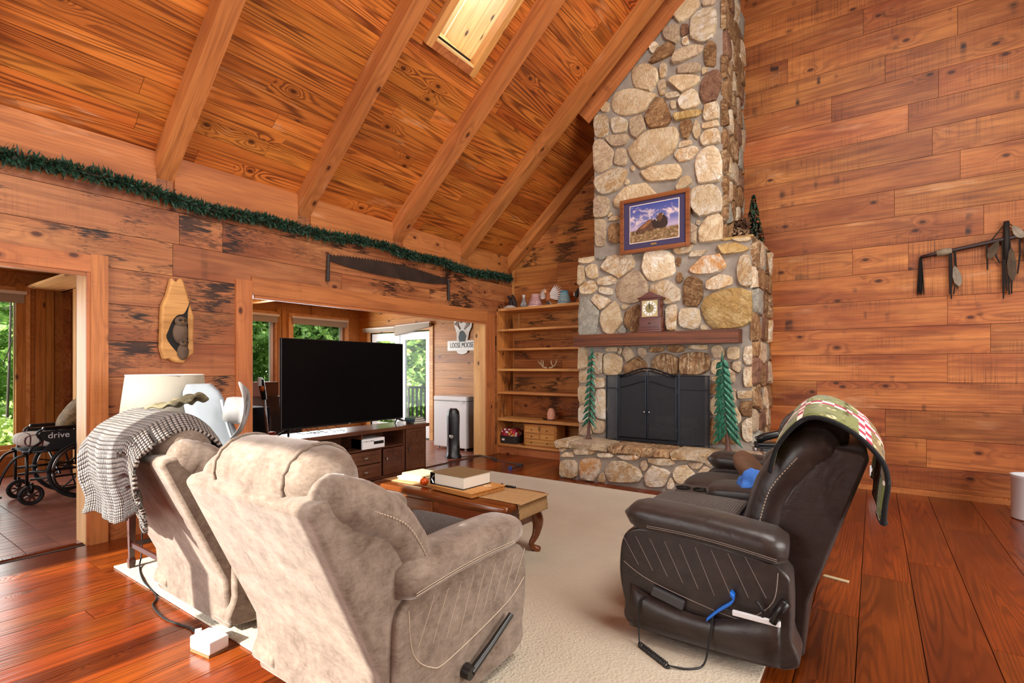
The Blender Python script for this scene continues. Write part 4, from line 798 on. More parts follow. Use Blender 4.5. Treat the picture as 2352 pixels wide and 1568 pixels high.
def knit(name, a, b, sc):
    t = NT(name); v = t.coord('UV'); w = t.node('TexWave', {'Vector': t.mapping(v, (sc, sc, 1)), 'Scale': .5, 'Distortion': .0}, wave_type='BANDS', bands_direction='X').outputs[1]
    w2 = t.node('TexWave', {'Vector': t.mapping(v, (sc, sc, 1)), 'Scale': .5}, wave_type='BANDS', bands_direction='Y').outputs[1]
    n = t.noise(t.mapping(v, (sc*2, sc*2, 1)), 1, 3, .6)
    h = t.math('ADD', t.math('MULTIPLY', t.math('MULTIPLY', w, w2), 1.2), t.math('MULTIPLY', n, .35))
    hole = t.ramp(t.math('MULTIPLY', w, w2), (.04, 0.), (.34, 1.))
    col = t.mix(hole, srgb('20140f'), t.mix(t.ramp(n, (.35, 0.), (.65, 1.)), srgb(a), srgb(b)))
    return t.done(col, .9, t.bump(h, 1.0, .012), spec=.1, Sheen_Weight=.3)
def grid_cloth(name, m, fn, nu, nv, parent=None, thick=.012, usz=1, vsz=1):
    """cloth surface: fn(u, v) -> point, u and v in 0..1; UV in metres"""
    vs = [tuple(fn(i/nu, j/nv)) for j in range(nv+1) for i in range(nu+1)]
    fs = [(j*(nu+1)+i, j*(nu+1)+i+1, (j+1)*(nu+1)+i+1, (j+1)*(nu+1)+i) for j in range(nv) for i in range(nu)]
    me = bpy.data.meshes.new(name); me.from_pydata(vs, [], fs); me.materials.append(m)
    uv = me.uv_layers.new(name='UVMap')
    for p in me.polygons:
        for li in p.loop_indices:
            k = me.loops[li].vertex_index; uv.data[li].uv = ((k % (nu+1))/nu*usz, (k//(nu+1))/nv*vsz)
    o = link(name, me, parent, smooth=True)
    if thick: q = o.modifiers.new('thick', 'SOLIDIFY'); q.thickness = thick; q.offset = 1
    return o
def sideprof(pts, x0, x1, m, name, par, bevel=.03, k=5):  # closed outline in (y, z), extruded along x
    P = [(p.x, p.y) for p in spline([(a, b_, 0) for a, b_ in pts], k, True)] if k > 1 else pts
    mt = Matrix(((0, 0, 1, 0), (1, 0, 0, 0), (0, 1, 0, 0), (0, 0, 0, 1)))
    return MB().prism(P, x0, x1, mt).build(name, m, par, smooth=2, bevel=bevel, seg=3)
def roll(name, m, par, path, rr, flat_=1.0, n=18, wrinkle=.006, seed=1):   # soft tube with rounded ends and gathered wrinkles
    rd = random.Random(seed); P = spline(path, 6); N = len(P)
    r = []
    for i in range(N):
        f = i/(N-1)*(len(rr)-1); k = min(len(rr)-2, int(f)); r.append(rr[k]+(rr[k+1]-rr[k])*(f-k))
    pts = []; rad = []
    for e in (0, 1, 2): a = R(90*(e/3)); pts.append(P[0]+(P[0]-P[1]).normalized()*r[0]*.75*math.cos(a)); rad.append(max(.004, r[0]*math.sin(a)))
    pts += P; rad += [q*(1+rd.uniform(-wrinkle, wrinkle)*2) for q in r]
    for e in (2, 1, 0): a = R(90*(e/3)); pts.append(P[-1]+(P[-1]-P[-2]).normalized()*r[-1]*.75*math.cos(a)); rad.append(max(.004, r[-1]*math.sin(a)))
    return MB().tube(pts, rad, n).build(name, m, par, smooth=True)
def arm(par, m, th, x, sx, yf, yr, zf, zr, w=.20):
    """one side: outer panel, pad on top, seams; sx = outward direction"""
    sideprof([(yr+.0, .05), (yf-.05, .05), (yf+.02, .18), (yf+.045, .36), (yf+.0, zf-.08), (yf-.2, zf-.05), (yr+.12, zr-.04), (yr-.0, zr-.09), (yr-.02, .38), (yr-.02, .2)], x-w*.42, x+w*.42, m, 'side_panel', par, .035)
    rs = []; N = 16
    for i in range(N+1):
        t = i/N; y = yr+.0+(yf+.03-yr)*t; z = zr+(zf-zr)*t+.015*math.sin(math.pi*t); e = min(1, math.sin(math.pi*min(.999, max(.0, t*.86+.14)))**.35 if t > .5 else 1)
        e = 1 if t < .82 else math.sqrt(max(.02, 1-((t-.82)/.18)**2)); e2 = .72 if t == 0 else 1
        ring = [(x+sx*.012+a*e2*(.2+.8*e), y, z+c*e*e2) for a, c in sup(w*1.12, .145, 20, 2.6)]
        rs.append(ring)
    p = MB().rings(rs).build('arm_pad', m, par, smooth=True)
    st = MB()
    for o in (.0, .008):
        st.tube([(x+sx*(.012+w*.555), yr+.03+(yf-.14-yr)*i/20, zr+(zf-zr)*i/20*.84+.015*math.sin(math.pi*i/22)-.022-o) for i in range(21)], .0013, 4)
    q = lambda y: zr-.06+(zf-zr)*(y-yr)/(yf-yr)
    xo = x+sx*(w*.42+.001)
    cv = [Vector((xo, p_[0], p_[1])) for p_ in [(yr+.03, zr-.09), (yr+.05, .33), (yr+.14, .24), (yr+.24, .225), (yf-.12, .30), (yf+.02, .37)]]
    st.tube(spline(cv, 5), .0022, 4)
    for k in range(9):
        y0 = yr+.06+k*(yf-yr-.06)/9
        st.tube([(xo, y0+.10, min(q(y0+.10), zf-.1)), (xo, y0+.015, .30+.08*abs(k-3)/6)], .0013, 4)
    st.build('stitching', th, p); return p
def seat_module(par, m, th, x, w, top, lean, roll_c, seed, knob=False, seat_z=.545):
    """back shell, bolsters, head roll, seat, footrest. top = (y, z) of the upper rear edge; roll_c = (y, z) centre of the head roll"""
    ty, tz = top; h = w/2
    sh = sideprof([(-.395, .03), (-.415, .28), (ty+.005, tz-.01), (ty+.03, tz+.012), (ty+.14, tz+.03), (ty+.23, tz-.02), (-.13, .38), (-.13, .05)], x-h, x+h, m, 'back_shell', par, .018, 1)
    rc = roll_c
    for s in (-1, 1):
        bx = x+s*(h-.055)
        bl = roll('side_bolster', m, par, [(bx-s*.01, rc[0]-.05, rc[1]-.035), (bx, rc[0]+.04, rc[1]-.08), (bx, rc[0]*.6-.02, .78), (bx, -.22, .60), (bx, -.16, .49)], [.082, .092, .088, .085, .08], seed=seed+s, wrinkle=.012)
        sq = spline([(bx+s*.092, rc[0]+.05, rc[1]-.085), (bx+s*.0905, rc[0]*.6-.01, .78), (bx+s*.0875, -.21, .60), (bx+s*.082, -.17, .51)], 26); sm = MB()
        for a_ in range(0, len(sq)-2, 2): sm.tube([sq[a_], sq[a_]+(sq[a_+1]-sq[a_])*1.15], .0026, 4)
        sm.build('seam_stitches', th, bl)
    hr = MB(); rs = []; N = 14; rd = random.Random(seed)
    for i in range(N+1):
        t = i/N*2-1; e = math.sqrt(max(.10, 1-abs(t)**6)); r1 = .135*e
        rs.append([(x+t*(h-.075), rc[0]+r1*math.cos(a)*1.05+(.0), rc[1]+r1*math.sin(a)*(.92+.02*rd.random())) for a in [2*math.pi*k/20 for k in range(20)]])
    hr.rings(rs).build('head_roll', m, par, smooth=True)
    for s in (-1, 1):                                       # gathered piping where the roll joins the back
        MB().tube([(x+s*(h-.19)+.004*math.sin(a*17), rc[0]+.139*math.cos(a), rc[1]+.122*math.sin(a)) for a in [R(d) for d in range(-20, 200, 7)]], .007, 6).build('piping', m, par, smooth=True)
    lb = MB()
    cushion(lb, (x, rc[0]*.6-.06, .77), (w-.24, .2, .34), 2.6, Matrix.Rotation(R(-22), 3, 'X')); cushion(lb, (x, -.235, .585), (w-.22, .22, .26), 2.6, Matrix.Rotation(R(-12), 3, 'X'))
    lb.build('back_cushion', m, par, smooth=True)
    s_ = MB(); cushion(s_, (x, .12, seat_z-.09), (w-.12, .66, .20), 4.0); s_.build('seat_cushion', m, par, smooth=True)
    f = MB(); cushion(f, (x, .41, .25), (w-.14, .10, .34), 4.0); f.build('footrest', m, par, smooth=True)
    MB().bar((x-h+.02, -.30, .05), (x+h-.02, .38, .32)).build('base', M['blackmat'], par)
    sk = MB(); n = 16; vs = []                              # loose cloth flap closing the lower back
    vs = [(x-h+.01+(w-.02)*i/n, -.385-.012*math.sin(i*1.7)+(-.05*(1-j/4)), .30-.26*j/4+.008*math.sin(i*2.3)*(j == 4)) for j in range(5) for i in range(n+1)]
    return sh
def recliner(name, label, loc, m, th, seed, lever):
    t = thing(name, label, 'recliner', loc, 0, 'tan suede recliners')
    seat_module(t, m, th, 0, .83, (-.70, .91), 0, (-.53, .955), seed)
    for s in (-1, 1): arm(t, m, th, s*.365, s, .37, -.36, .60, .58)
    if lever:
        l = MB().tube([(.475, -.02, .135), (.482, .10, .195), (.482, .24, .262)], [.017, .014, .012], 10).tube([(.45, -.03, .14), (.485, -.03, .135)], [.03, .026], 12)
        l.build('lever', flat('lever_black', '1a1715', .35), t, smooth=2)
    return t
recliner('recliner', 'tan suede recliner in front, bare of blankets, with side lever', (-1.775, 1.58, .014), M['suede'], M['threadL'], 3, True)
recliner('recliner', 'tan suede recliner with a knitted throw over its back', (-3.04, 1.66, .014), M['suede'], M['threadL'], 8, False)
# loveseat, facing the television side of the room
ls = thing('reclining_loveseat', 'dark brown leather reclining loveseat with console and cup holders', 'sofa', (-.68, 3.42, .014), R(90)+R(2))
for x in (-.48, .48): seat_module(ls, M['leather'], M['threadL'], x, .63, (-.645, .965), 0, (-.42, 1.02), 20+int(x*10))
for s in (-1, 1): arm(ls, M['leather'], M['threadD'], s*.895, s, .36, -.34, .605, .55, .22)
c = MB(); cushion(c, (0, -.06, .555), (.31, .50, .14), 4.5, Matrix.Rotation(R(-3), 3, 'X')); c.build('console_lid', M['leather'], ls, smooth=True)
MB().bar((-.155, -.30, .05), (.155, .40, .545)).build('console_body', M['leather'], ls, bevel=.025, seg=3)
for y in (.24, .35): 
    c = MB().lathe([(.045, .0), (.048, .006), (.042, .006), (.038, -.05), (.001, -.05)], (0, y, .546), 24).build('cup_holder', M['black'], ls, smooth=2)
pk = MB(); N = 20
pts = [(.35, .27), (.2, .225), (0, .20), (-.18, .235), (-.325, .27)]
top_ = spline([(a, b_, 0) for a, b_ in pts], 5); vs = []
for i, p in enumerate(top_): e_ = math.sin(math.pi*min(1, max(0, i/(len(top_)-1))))**.5; vs += [(-.985-.026*e_, p.x, p.y), (-.985-.036*e_, p.x, p.y*.5+.03), (-.985-.01*e_, p.x, .055)]
n = len(top_); pk.add(vs, [(3*i+j, 3*i+3+j, 3*i+4+j, 3*i+1+j) for i in range(n-1) for j in range(2)])
pk = pk.build('side_pocket', M['leather'], ls, smooth=True); q = pk.modifiers.new('thick', 'SOLIDIFY'); q.thickness = .006
# seat covers and throws
M['knitC'] = knit('knit_seat_brown', '5c4a40', '86705f', 50); M['knitB'] = knit('knit_throw', 'a08c7e', 'ccbcb0', 42); M['knitD'] = knit('knit_seat_dark', '6e5640', '947a5e', 50)
def seat_cover(label, loc, rz, w, mt, z=.47):
    f = lambda u, v: (-(w/2)+w*u, -.10+.50*v+0*u, z+.012+.028*math.sin(math.pi*u)**.5*math.sin(math.pi*min(1, v*1.0))**.5-(.10*max(0, (v-.93)/.07)))
    o = grid_cloth('knitted_seat_cover', mt, f, 24, 24, None, .010, w, .58); o.location = loc; o.rotation_euler = (0, 0, rz); return tag(o, label, 'seat cover')
seat_cover('grey-brown knitted cover on the seat of the front recliner', (-1.775, 1.58, .014), 0, .50, M['knitC'], .552)
seat_cover('brown knitted cover on the near seat of the leather loveseat', (-.68+.0, 2.94, .014), R(92), .48, M['knitD'], .552)
# knitted throw over the left recliner: profile over the head roll and down the back
pf_ = spline([(0, -.30, .80), (0, -.36, 1.0), (0, -.50, 1.10), (0, -.64, 1.055), (0, -.735, .965), (0, -.735, .80), (0, -.70, .68), (0, -.70, .59)], 6)
def throw(u, v):
    p = pf_[min(len(pf_)-1, int(v*(len(pf_)-1)+.5))]; x = -.425+.74*u+.05*v*(1-u)
    back = max(0, (v-.45)/.55); droop = .11*back*abs(math.sin(u*3.3+.4))-.06*back
    rip = .018*math.sin(u*21)*back+.01*math.sin(u*9+v*7)
    edge = max(0, (.10-u)/.10); z = p.z-edge*.05-(droop if v > .5 else 0)-max(0, u-.86)*.5*(1-back*.6)
    return (x, p.y-abs(rip)*.8-.012-(.05*edge*back), z+.012)
th_ = grid_cloth('knitted_throw', M['knitB'], throw, 46, 54, None, .018, .82, 1.0); th_.location = (-3.04, 1.66, .014)
tag(th_, 'chunky grey-brown knitted throw draped over the left recliner back', 'blanket')
cp = grid_cloth('folded_cap', suede('camo_cloth', '45402c', '8c8062', .1, .8, 3), lambda u, v: (.0+.34*u, .10*(v-.5)+.02*math.sin(u*5), .012+.035*math.sin(math.pi*v)*(.4+u*.6)+.03*u+.008*math.sin(u*19)), 20, 10, None, .012)
cp.location = (-3.16, 1.14, 1.115); cp.rotation_euler = (R(0), R(-4), R(18)); tag(cp, 'folded olive camouflage cloth lying on top of the knitted throw', 'cloth')
# patchwork throw on the loveseat
def camo_mat():
    t = NT('patchwork_cloth'); v = t.coord('UV'); br = t.node('TexBrick', {'Vector': t.mapping(v, (1, 1, 1), (.03, .0, 0)), 'Color1': srgb('6f7a44'), 'Color2': srgb('7d5c40'), 'Mortar': srgb('a8324a'), 'Scale': 1.0, 'Mortar Size': .022, 'Mortar Smooth': .0, 'Brick Width': .24, 'Row Height': .25}, offset=.0)
    n = t.noise(v, 16, 4, .7, 1.0); col = t.mix(t.ramp(n, (.56, 0.), (.60, 1.)), br.outputs[0], srgb('4c4a2a')); n2 = t.noise(v, 22, 3, .6, .8)
    col = t.mix(t.ramp(n2, (.60, 0.), (.64, .9)), col, srgb('cdbb92'))
    ch = t.node('TexChecker', {'Vector': v, 'Scale': 24.0, 'Color1': srgb('e6dccb'), 'Color2': srgb('a02c44')}).outputs[0]
    col = t.mix(br.outputs[1], col, ch)
    return t.done(col, .9, t.bump(t.noise(v, 160, 2), .4, .004), spec=.1, Sheen_Weight=.2)
pl = spline([(0, -.27, .93), (0, -.31, 1.06), (0, -.42, 1.175), (0, -.56, 1.14), (0, -.68, 1.02), (0, -.70, .90), (0, -.69, .80), (0, -.685, .72)], 6)
def patch(u, v):
    p = pl[min(len(pl)-1, int(v*(len(pl)-1)+.5))]; x = -.40+.86*u; cr = .065*(abs(u-.5)*2)**3*(1 if v < .7 else .2)
    return (x, p.y-.012+.012*math.sin(u*13)*max(0, v-.5), p.z-cr-.07*max(0, v-.6)*math.sin(u*4.2)+.008*math.sin(u*17+v*5)+.014)
pt_ = thing('patchwork_throw', 'patchwork throw in green, red and brown with black edging on the loveseat', 'blanket', (-.68, 2.93, .014), R(92))
grid_cloth('cloth', camo_mat(), patch, 40, 48, pt_, .014, .86, 1.0)
for uu in (0, 1):
    MB().tube([Vector(patch(uu, k/48))+Vector((0, 0, -.012)) for k in range(49)], .010, 8).build('black_edging', flat('black_fleece_%d' % uu, '0b0a0c', .95, bump=.5, bscale=120), pt_, smooth=True)
MB().tube([Vector(patch(k/30, 1)) for k in range(31)], .016, 8).build('black_edging', M['blackmat'], pt_, smooth=True)
cu = MB(); cushion(cu, (0, 0, 0), (.36, .13, .30), 2.4, Matrix.Rotation(R(-40), 3, 'X')); o = cu.build('brown_pillow', M['suede'] if 0 else flat('pillow_brown', '6b4a34', .85, bump=.3, bscale=60, var=.2), None, smooth=True)
o.location = (-.70, 3.88, .64); o.rotation_euler = (0, 0, R(92)); tag(o, 'small brown throw pillow on the far seat of the loveseat', 'pillow')
bl = grid_cloth('blue_cloth', flat('blue_fleece', '3f74c8', .9, bump=.5, bscale=90, var=.2), lambda u, v: (.17*(u-.5), .15*(v-.5), .075*math.sin(math.pi*u)*math.sin(math.pi*v)+.012*math.sin(u*14)*math.sin(v*11)), 18, 18, None, .01)
bl.location = (-.60, 3.40, .652); bl.rotation_euler = (R(8), R(-18), R(20)); tag(bl, 'crumpled bright blue cloth on the loveseat console', 'cloth')
# things tucked into the loveseat pocket
rm = MB().box((0, 0, 0), (.16, .025, .05)).build('hand_control', flat('control_grey', '3a3a3c', .5), None, bevel=.01); rm.location = (-.80, 2.408, .262); rm.rotation_euler = (0, R(14), R(2)); tag(rm, 'dark grey hand control tucked into the loveseat side pocket', 'remote')
cc = MB().tube(spline([(-.90, 2.405, .24), (-.93, 2.39, .22), (-.935, 2.385, .12), (-.92, 2.36, .025)], 6), .004, 6)
cc.tube([(-.92+.17*k/90+.010*math.cos(k*1.05), 2.36-.10*k/90+.010*math.sin(k*1.05)*.6, .026+.010*math.sin(k*1.05)) for k in range(91)], .004, 5)
cc.tube(spline([(-.75, 2.262, .026), (-.67, 2.30, .020), (-.62, 2.36, .03), (-.60, 2.383, .15), (-.585, 2.40, .25), (-.52, 2.405, .285)], 6), .0045, 6)
tag(cc.build('coiled_cord', M['black'], None, smooth=True), 'black coiled cord looping out of the loveseat side pocket', 'cord')
sh = MB(); P = spline([(0, 0, 0), (.05, 0, .055), (.10, 0, .10), (.115, 0, .125), (.10, 0, .145)], 5)
sh.rings([[(p.x-.0, -.012, p.z-.012), (p.x, .012, p.z-.012), (p.x+.004, .016, p.z+.010), (p.x+.002, 0, p.z+.004), (p.x+.004, -.016, p.z+.010)] for p in P])
o = sh.build('shoe_horn', flat('blue_plastic', '1f6fd8', .3), None, smooth=True); o.location = (-.62, 2.405, .215); tag(o, 'bright blue plastic shoe horn sticking out of the loveseat pocket', 'shoe horn')
gb = thing('reaching_grabber', 'white and black grabber tool tucked into the loveseat pocket', 'grabber', (-.42, 2.402, .275))
MB().bar((-.09, -.008, -.012), (.10, .008, .012)).build('shaft', M['plastic_w'], gb, bevel=.004)
MB().tube([(.07, 0, .0), (.09, 0, .05), (.12, 0, .10)], [.018, .02, .022], 8).build('grip', M['black'], gb, smooth=True)
MB().tube(spline([(.03, 0, .0), (.03, 0, .04), (.005, 0, .075)], 4), .006, 6).build('trigger', M['black'], gb, smooth=True)
# dark device behind the loveseat
dv = thing('black_phone', 'black telephone-like device standing beyond the far loveseat arm', 'telephone', (-.72, 4.72, .0), R(20))
MB().lathe([(.15, 0), (.15, .02), (.02, .04), (.018, .66), (.12, .67), (.12, .69), (.001, .69)], n=20).build('stand', M['chrome'], dv, smooth=2)
MB().bar((-.10, -.08, .69), (.10, .08, .73)).build('body', M['black'], dv, bevel=.01)
MB().tube([(-.09, 0, .745), (-.03, 0, .775), (.06, 0, .80), (.12, 0, .83)], [.03, .034, .03, .016], 10).build('handset', M['black'], dv, smooth=True)
# ---------------------------------------------------------------- rug
def rug_mat():
    t = NT('cream_rug'); v = t.coord(); w = t.node('TexVoronoi', {'Vector': v, 'Scale': 75.0}).outputs[0]; n = t.noise(v, 1.3, 3, .6); n2 = t.noise(v, 60, 2, .6)
    col = t.mix(t.ramp(n, (.3, 0.), (.7, 1.)), srgb('cdc0aa'), srgb('bcae98')); col = t.mix(t.math('MULTIPLY', n2, .35), col, srgb('a09480'))
    return t.done(col, .95, t.bump(t.math('ADD', w, n2), .55, .006), spec=.1, Sheen_Weight=.2)
rg = MB(); N = 30
rx0, rx1, ry0, ry1 = -4.20, -.40, 1.27, 5.28
rg = MB().bar((rx0, ry0, .0005), (rx1, ry1, .013)).build('area_rug', rug_mat(), None, bevel=.005); tag(rg, 'large cream woven rug under the seating and the coffee table', 'rug')
# ---------------------------------------------------------------- coffee table
ct = thing('coffee_table', 'dark wooden coffee table with cabriole legs and a cloth runner', 'table', (-2.63, 2.965, .013))
L2, D2 = .675, .265
rs = []
for z, e in ((.375, -.03), (.385, -.012), (.39, .0), (.41, .0), (.42, -.006), (.424, -.016)): rs.append([(x*(L2+e)/L2, y*(D2+e)/D2, z) for x, y in [(-L2+.03, -D2), (L2-.03, -D2), (L2-.009, -D2+.009), (L2, -D2+.03), (L2, D2-.03), (L2-.009, D2-.009), (L2-.03, D2), (-L2+.03, D2), (-L2+.009, D2-.009), (-L2, D2-.03), (-L2, -D2+.03), (-L2+.009, -D2+.009)]])
MB().rings(rs).build('table_top', M['table'], ct, smooth=2)
MB().bar((-L2+.06, -D2+.05, .23), (L2-.06, D2-.05, .375)).build('apron', M['table'], ct, bevel=.008)
for x in (-.29, .29):
    for s in (-1, 1): MB().box((x, s*(D2-.045), .305), (.52, .012, .095)).build('apron_panel', M['table'], ct, bevel=.006)
for sx in (-1, 1):
    for sy in (-1, 1):
        P = spline([(0, 0, .30), (sx*.03, sy*.03, .22), (sx*.02, sy*.02, .12), (-sx*.005, -sy*.005, .05), (sx*.02, sy*.02, .015), (sx*.035, sy*.035, .0)], 4)
        o = MB().tube(P, [.045, .048, .05, .048, .045, .04, .036, .032, .029, .026, .024, .022, .02, .02, .022, .024, .028, .03, .032, .03, .03][:len(P)], 8).build('leg', M['table'], ct, smooth=True); o.location = (sx*(L2-.09), sy*(D2-.085), 0)
linen = flat('linen_runner', 'b08a5c', .9, bump=.5, bscale=160, var=.12)
rnp = [(-1.0, .0), (.0, .0), (.665, .0), (.688, -.008), (.70, -.04), (.705, -.085)]
P = spline([(a, 0, b_) for a, b_ in [(-.66, .0), (.0, .0), (.655, .0), (.684, -.006), (.694, -.05), (.70, -.105)]], 8)
o = grid_cloth('table_runner', linen, lambda u, v: (P[int(u*(len(P)-1)+.5)].x, -.15+.36*v+.004*math.sin(u*60), P[int(u*(len(P)-1)+.5)].z), 40, 12, None, .003)
o.location = (-2.63, 2.965, .439); tag(o, 'tan linen runner along the coffee table, hanging over its end', 'table runner')
def book(name, label, cat, c, d, rz, cover, pages, group=None):
    t = thing(name, label, cat, c, rz, group)
    MB().bar((-d[0]/2, -d[1]/2, .0), (d[0]/2, d[1]/2, .003)).bar((-d[0]/2, -d[1]/2, d[2]-.003), (d[0]/2, d[1]/2, d[2])).bar((-d[0]/2, -d[1]/2, 0), (-d[0]/2+.004, d[1]/2, d[2])).build('cover', cover, t)
    MB().bar((-d[0]/2+.004, -d[1]/2+.004, .003), (d[0]/2-.004, d[1]/2-.004, d[2]-.003)).build('pages', pages, t); return t
M['paper'] = flat('paper', 'e4dccd', .8, bump=.2, bscale=200); z0 = .443
book('magazine', 'lowest magazine in the pile on the coffee table', 'magazine', (-3.05, 3.0, z0), (.28, .22, .012), R(12), flat('magazine_red', 'c8a890', .4), M['paper'], 'magazines on the coffee table')
book('magazine', 'middle magazine in the pile on the coffee table', 'magazine', (-3.06, 3.0, z0+.0125), (.28, .215, .012), R(4), flat('magazine_white', 'e6dfd4', .4), M['paper'], 'magazines on the coffee table')
book('magazine', 'topmost pale yellow magazine in the pile on the coffee table', 'magazine', (-3.04, 3.02, z0+.0255), (.27, .21, .02), R(-6), flat('magazine_yellow', 'e8d0a0', .4, var=.15, bscale=20), M['paper'], 'magazines on the coffee table')
fr_ = thing('persimmon', 'shiny orange fruit beside the magazines on the coffee table', 'fruit', (-2.84, 2.84, z0))
MB().ball((0, 0, .030), (.034, .034, .030), 18, 10).build('flesh', flat('orange_skin', 'e05a1c', .3), fr_, smooth=True); MB().tube([(0, 0, .056), (.004, 0, .068)], .004, 6).build('stem', M['bark'], fr_)
bx = thing('wooden_box', 'flat golden wooden box under the binder on the coffee table', 'box', (-2.48, 2.93, z0), R(-6))
MB().bar((-.22, -.17, 0), (.22, .17, .028)).build('body', M['oak'], bx, bevel=.004); MB().bar((-.225, -.175, .029), (.225, .175, .040)).build('lid', M['board'], bx, bevel=.003)
fl_ = MB()
for k in range(8):
    a = k*math.pi/4; fl_.ball((.15+.022*math.cos(a), .06+.022*math.sin(a), .0405), (.013, .007, .0012), 8, 4, Matrix.Rotation(a, 4, 'Z'))
fl_.build('carved_flower', flat('pale_carving', 'ecd0a0', .5), bx)
bn = thing('ring_binder', 'thick black ring binder with tan cover on the wooden box', 'binder', (-2.54, 2.92, z0+.041), R(-3))
MB().bar((-.17, -.15, 0), (.17, .15, .004)).bar((-.17, -.15, 0), (-.166, .15, .085)).build('cover', M['black'], bn); MB().bar((-.17, -.15, .085), (.17, .15, .089)).build('top_cover', flat('binder_tan', '7a6444', .45), bn)
MB().bar((-.13, -.14, .005), (.165, .145, .084)).build('pages', M['paper'], bn)
MB().tube([(-.13, -.152, .012), (-.15, -.152, .04), (-.13, -.152, .07)], .005, 6).build('ring', M['chrome'], bn)
pn = MB().tube([(-.05, 0, .008), (.06, .01, .008)], .008, 8).ball((-.06, -.001, .012), .014).build('black_pen', M['black'], None, smooth=True); pn.location = (-2.27, 3.16, z0); tag(pn, 'short black gadget on the coffee table runner past the binder', 'pen')
# ---------------------------------------------------------------- television and stand
ts = thing('tv_stand', 'long dark brown television stand with drawers and doors', 'cabinet', (-4.94, 3.69, 0))
b = MB()                                                 # local: x depth (front +.21), y along
b.bar((-.21, -1.10, .05), (.20, -1.07, .60)).bar((-.21, 1.05, .05), (.20, 1.08, .60)).bar((-.208, -1.069, .052), (.198, 1.049, .08)).bar((-.205, -1.07, .08), (-.19, 1.05, .598)).bar((-.188, -.719, .401), (.19, .699, .419)).bar((-.188, .70, .081), (.196, .72, .599)).bar((-.188, -.74, .081), (.196, -.72, .599)).bar((-.188, .07, .42), (.186, .09, .599)).bar((-.188, .34, .081), (.186, .36, .40)).bar((-.188, -.19, .081), (.186, -.17, .40)).bar((-.2, -1.08, 0), (.17, 1.06, .05))
b.build('carcass', M['walnut'], ts, bevel=.003)
plank('top_board', M['walnut'], (-.23, -1.13, .60), (0, 1, 0), (1, 0, 0), 2.24, .46, -.04, ts)
def front(nm, y0, y1, z0, z1, knob):
    x = .195; d = MB().bar((x, y0, z0), (x+.012, y1, z1)); f = .045
    for p in ((y0, y0+f, z0, z1), (y1-f, y1, z0, z1), (y0+f, y1-f, z0, z0+f), (y0+f, y1-f, z1-f, z1)): d.bar((x+.012, p[0], p[2]), (x+.020, p[1], p[3]))
    d = d.build(nm, M['walnut'], ts, bevel=.002)
    MB().tube([(x+.02, knob[0], knob[1]), (x+.045, knob[0], knob[1])], .006, 8).box((x+.046, knob[0], knob[1]), (.01, .02 if nm == 'door' else .05, .03 if nm == 'door' else .014)).build('handle', M['chrome'], d)
front('door', .725, 1.045, .085, .595, (.755, .35)); front('door', .365, .695, .085, .395, (.395, .28)); front('drawer', -.165, .335, .25, .395, (.09, .325)); front('drawer', -.165, .335, .085, .24, (.09, .165))
front('drawer', -.715, -.195, .25, .395, (-.45, .325)); front('drawer', -.715, -.195, .085, .24, (-.45, .165)); front('door', -1.065, -.745, .085, .595, (-.78, .35))
tv = thing('television', 'large black flat-screen television on the dark stand', 'television', (-4.95, 3.74, .641))
MB().bar((-.035, -.83, .065), (.0, .83, 1.02)).build('housing', M['black'], tv, bevel=.006)
MB().bar((.0, -.82, .085), (.004, .82, 1.012)).build('screen', flat('tv_screen', '030305', .3, spec=.15), tv)
MB().bar((-.07, -.5, .2), (-.035, .5, .7)).build('rear_cover', M['black'], tv, bevel=.01)
MB().box((.006, 0, .072), (.006, .03, .012)).build('brand_mark', M['chrome'], tv)
for s in (-1, 1):
    MB().tube([(-.12, s*.80, .006), (-.015, s*.74, .07), (.13, s*.83, .006)], [.010, .016, .010], 8).build('foot', M['black'], tv, smooth=2)
bb = thing('player_box', 'white cardboard box of a disc player on the stand shelf', 'box', (-4.82, 3.92, .421))
MB().bar((-.12, -.16, 0), (.085, .16, .115)).build('carton', flat('carton_white', 'e4e4e6', .6), bb, bevel=.002)
MB().bar((.085, .0, .045), (.0862, .145, .08)).build('printed_player', M['black'], bb)
def text(s, size, m, par, loc, rot, name='lettering', ext=.0006, align='LEFT', sx=1.0):
    cu = bpy.data.curves.new(name, 'FONT'); cu.body = s; cu.size = size; cu.extrude = ext; cu.align_x = align; cu.materials.append(m)
    o = bpy.data.objects.new(name, cu); COL.objects.link(o); me = bpy.data.meshes.new_from_object(o.evaluated_get(bpy.context.evaluated_depsgraph_get())); bpy.data.objects.remove(o)
    o = bpy.data.objects.new(name, me); COL.objects.link(o); o.parent = par; o.location = loc; o.rotation_euler = rot; o.scale = (sx, 1, 1); return o
text('LG Blu-ray Player', .022, flat('print_grey', '5a5a60', .6), bb, (.0865, -.15, .082), (R(90), 0, R(90)))
pl_ = MB().bar((-.12, -.2, 0), (.12, .2, .045)).build('cable_receiver', M['black'], None, bevel=.005); pl_.location = (-4.88, 3.2, .4205); tag(pl_, 'black cable receiver lying on the open shelf of the stand', 'receiver')
bk_ = ('3f5a4c', '2c3e5a', '6a6a58')
for i, c_ in enumerate(bk_):
    book('book', ['lowest book on the stand beside the television', 'blue middle book on the stand beside the television', 'topmost green book on the stand beside the television'][i], 'book', (-4.86, 4.70-.01*i, .641+.025*i), (.22, .17-.01*i, .024), R(90+8*i), flat('book_cover_%d' % i, bk_[2-i], .5), M['paper'], 'books beside the television')
sp_ = MB().lathe([(.022, 0), (.024, .01), (.024, .035), (.018, .045), (.001, .045)], n=18).build('small_white_sensor', M['plastic_w'], None, smooth=2); sp_.location = (-4.80, 4.45, .641); tag(sp_, 'tiny white round sensor on the stand under the television', 'sensor')
wr_ = MB()
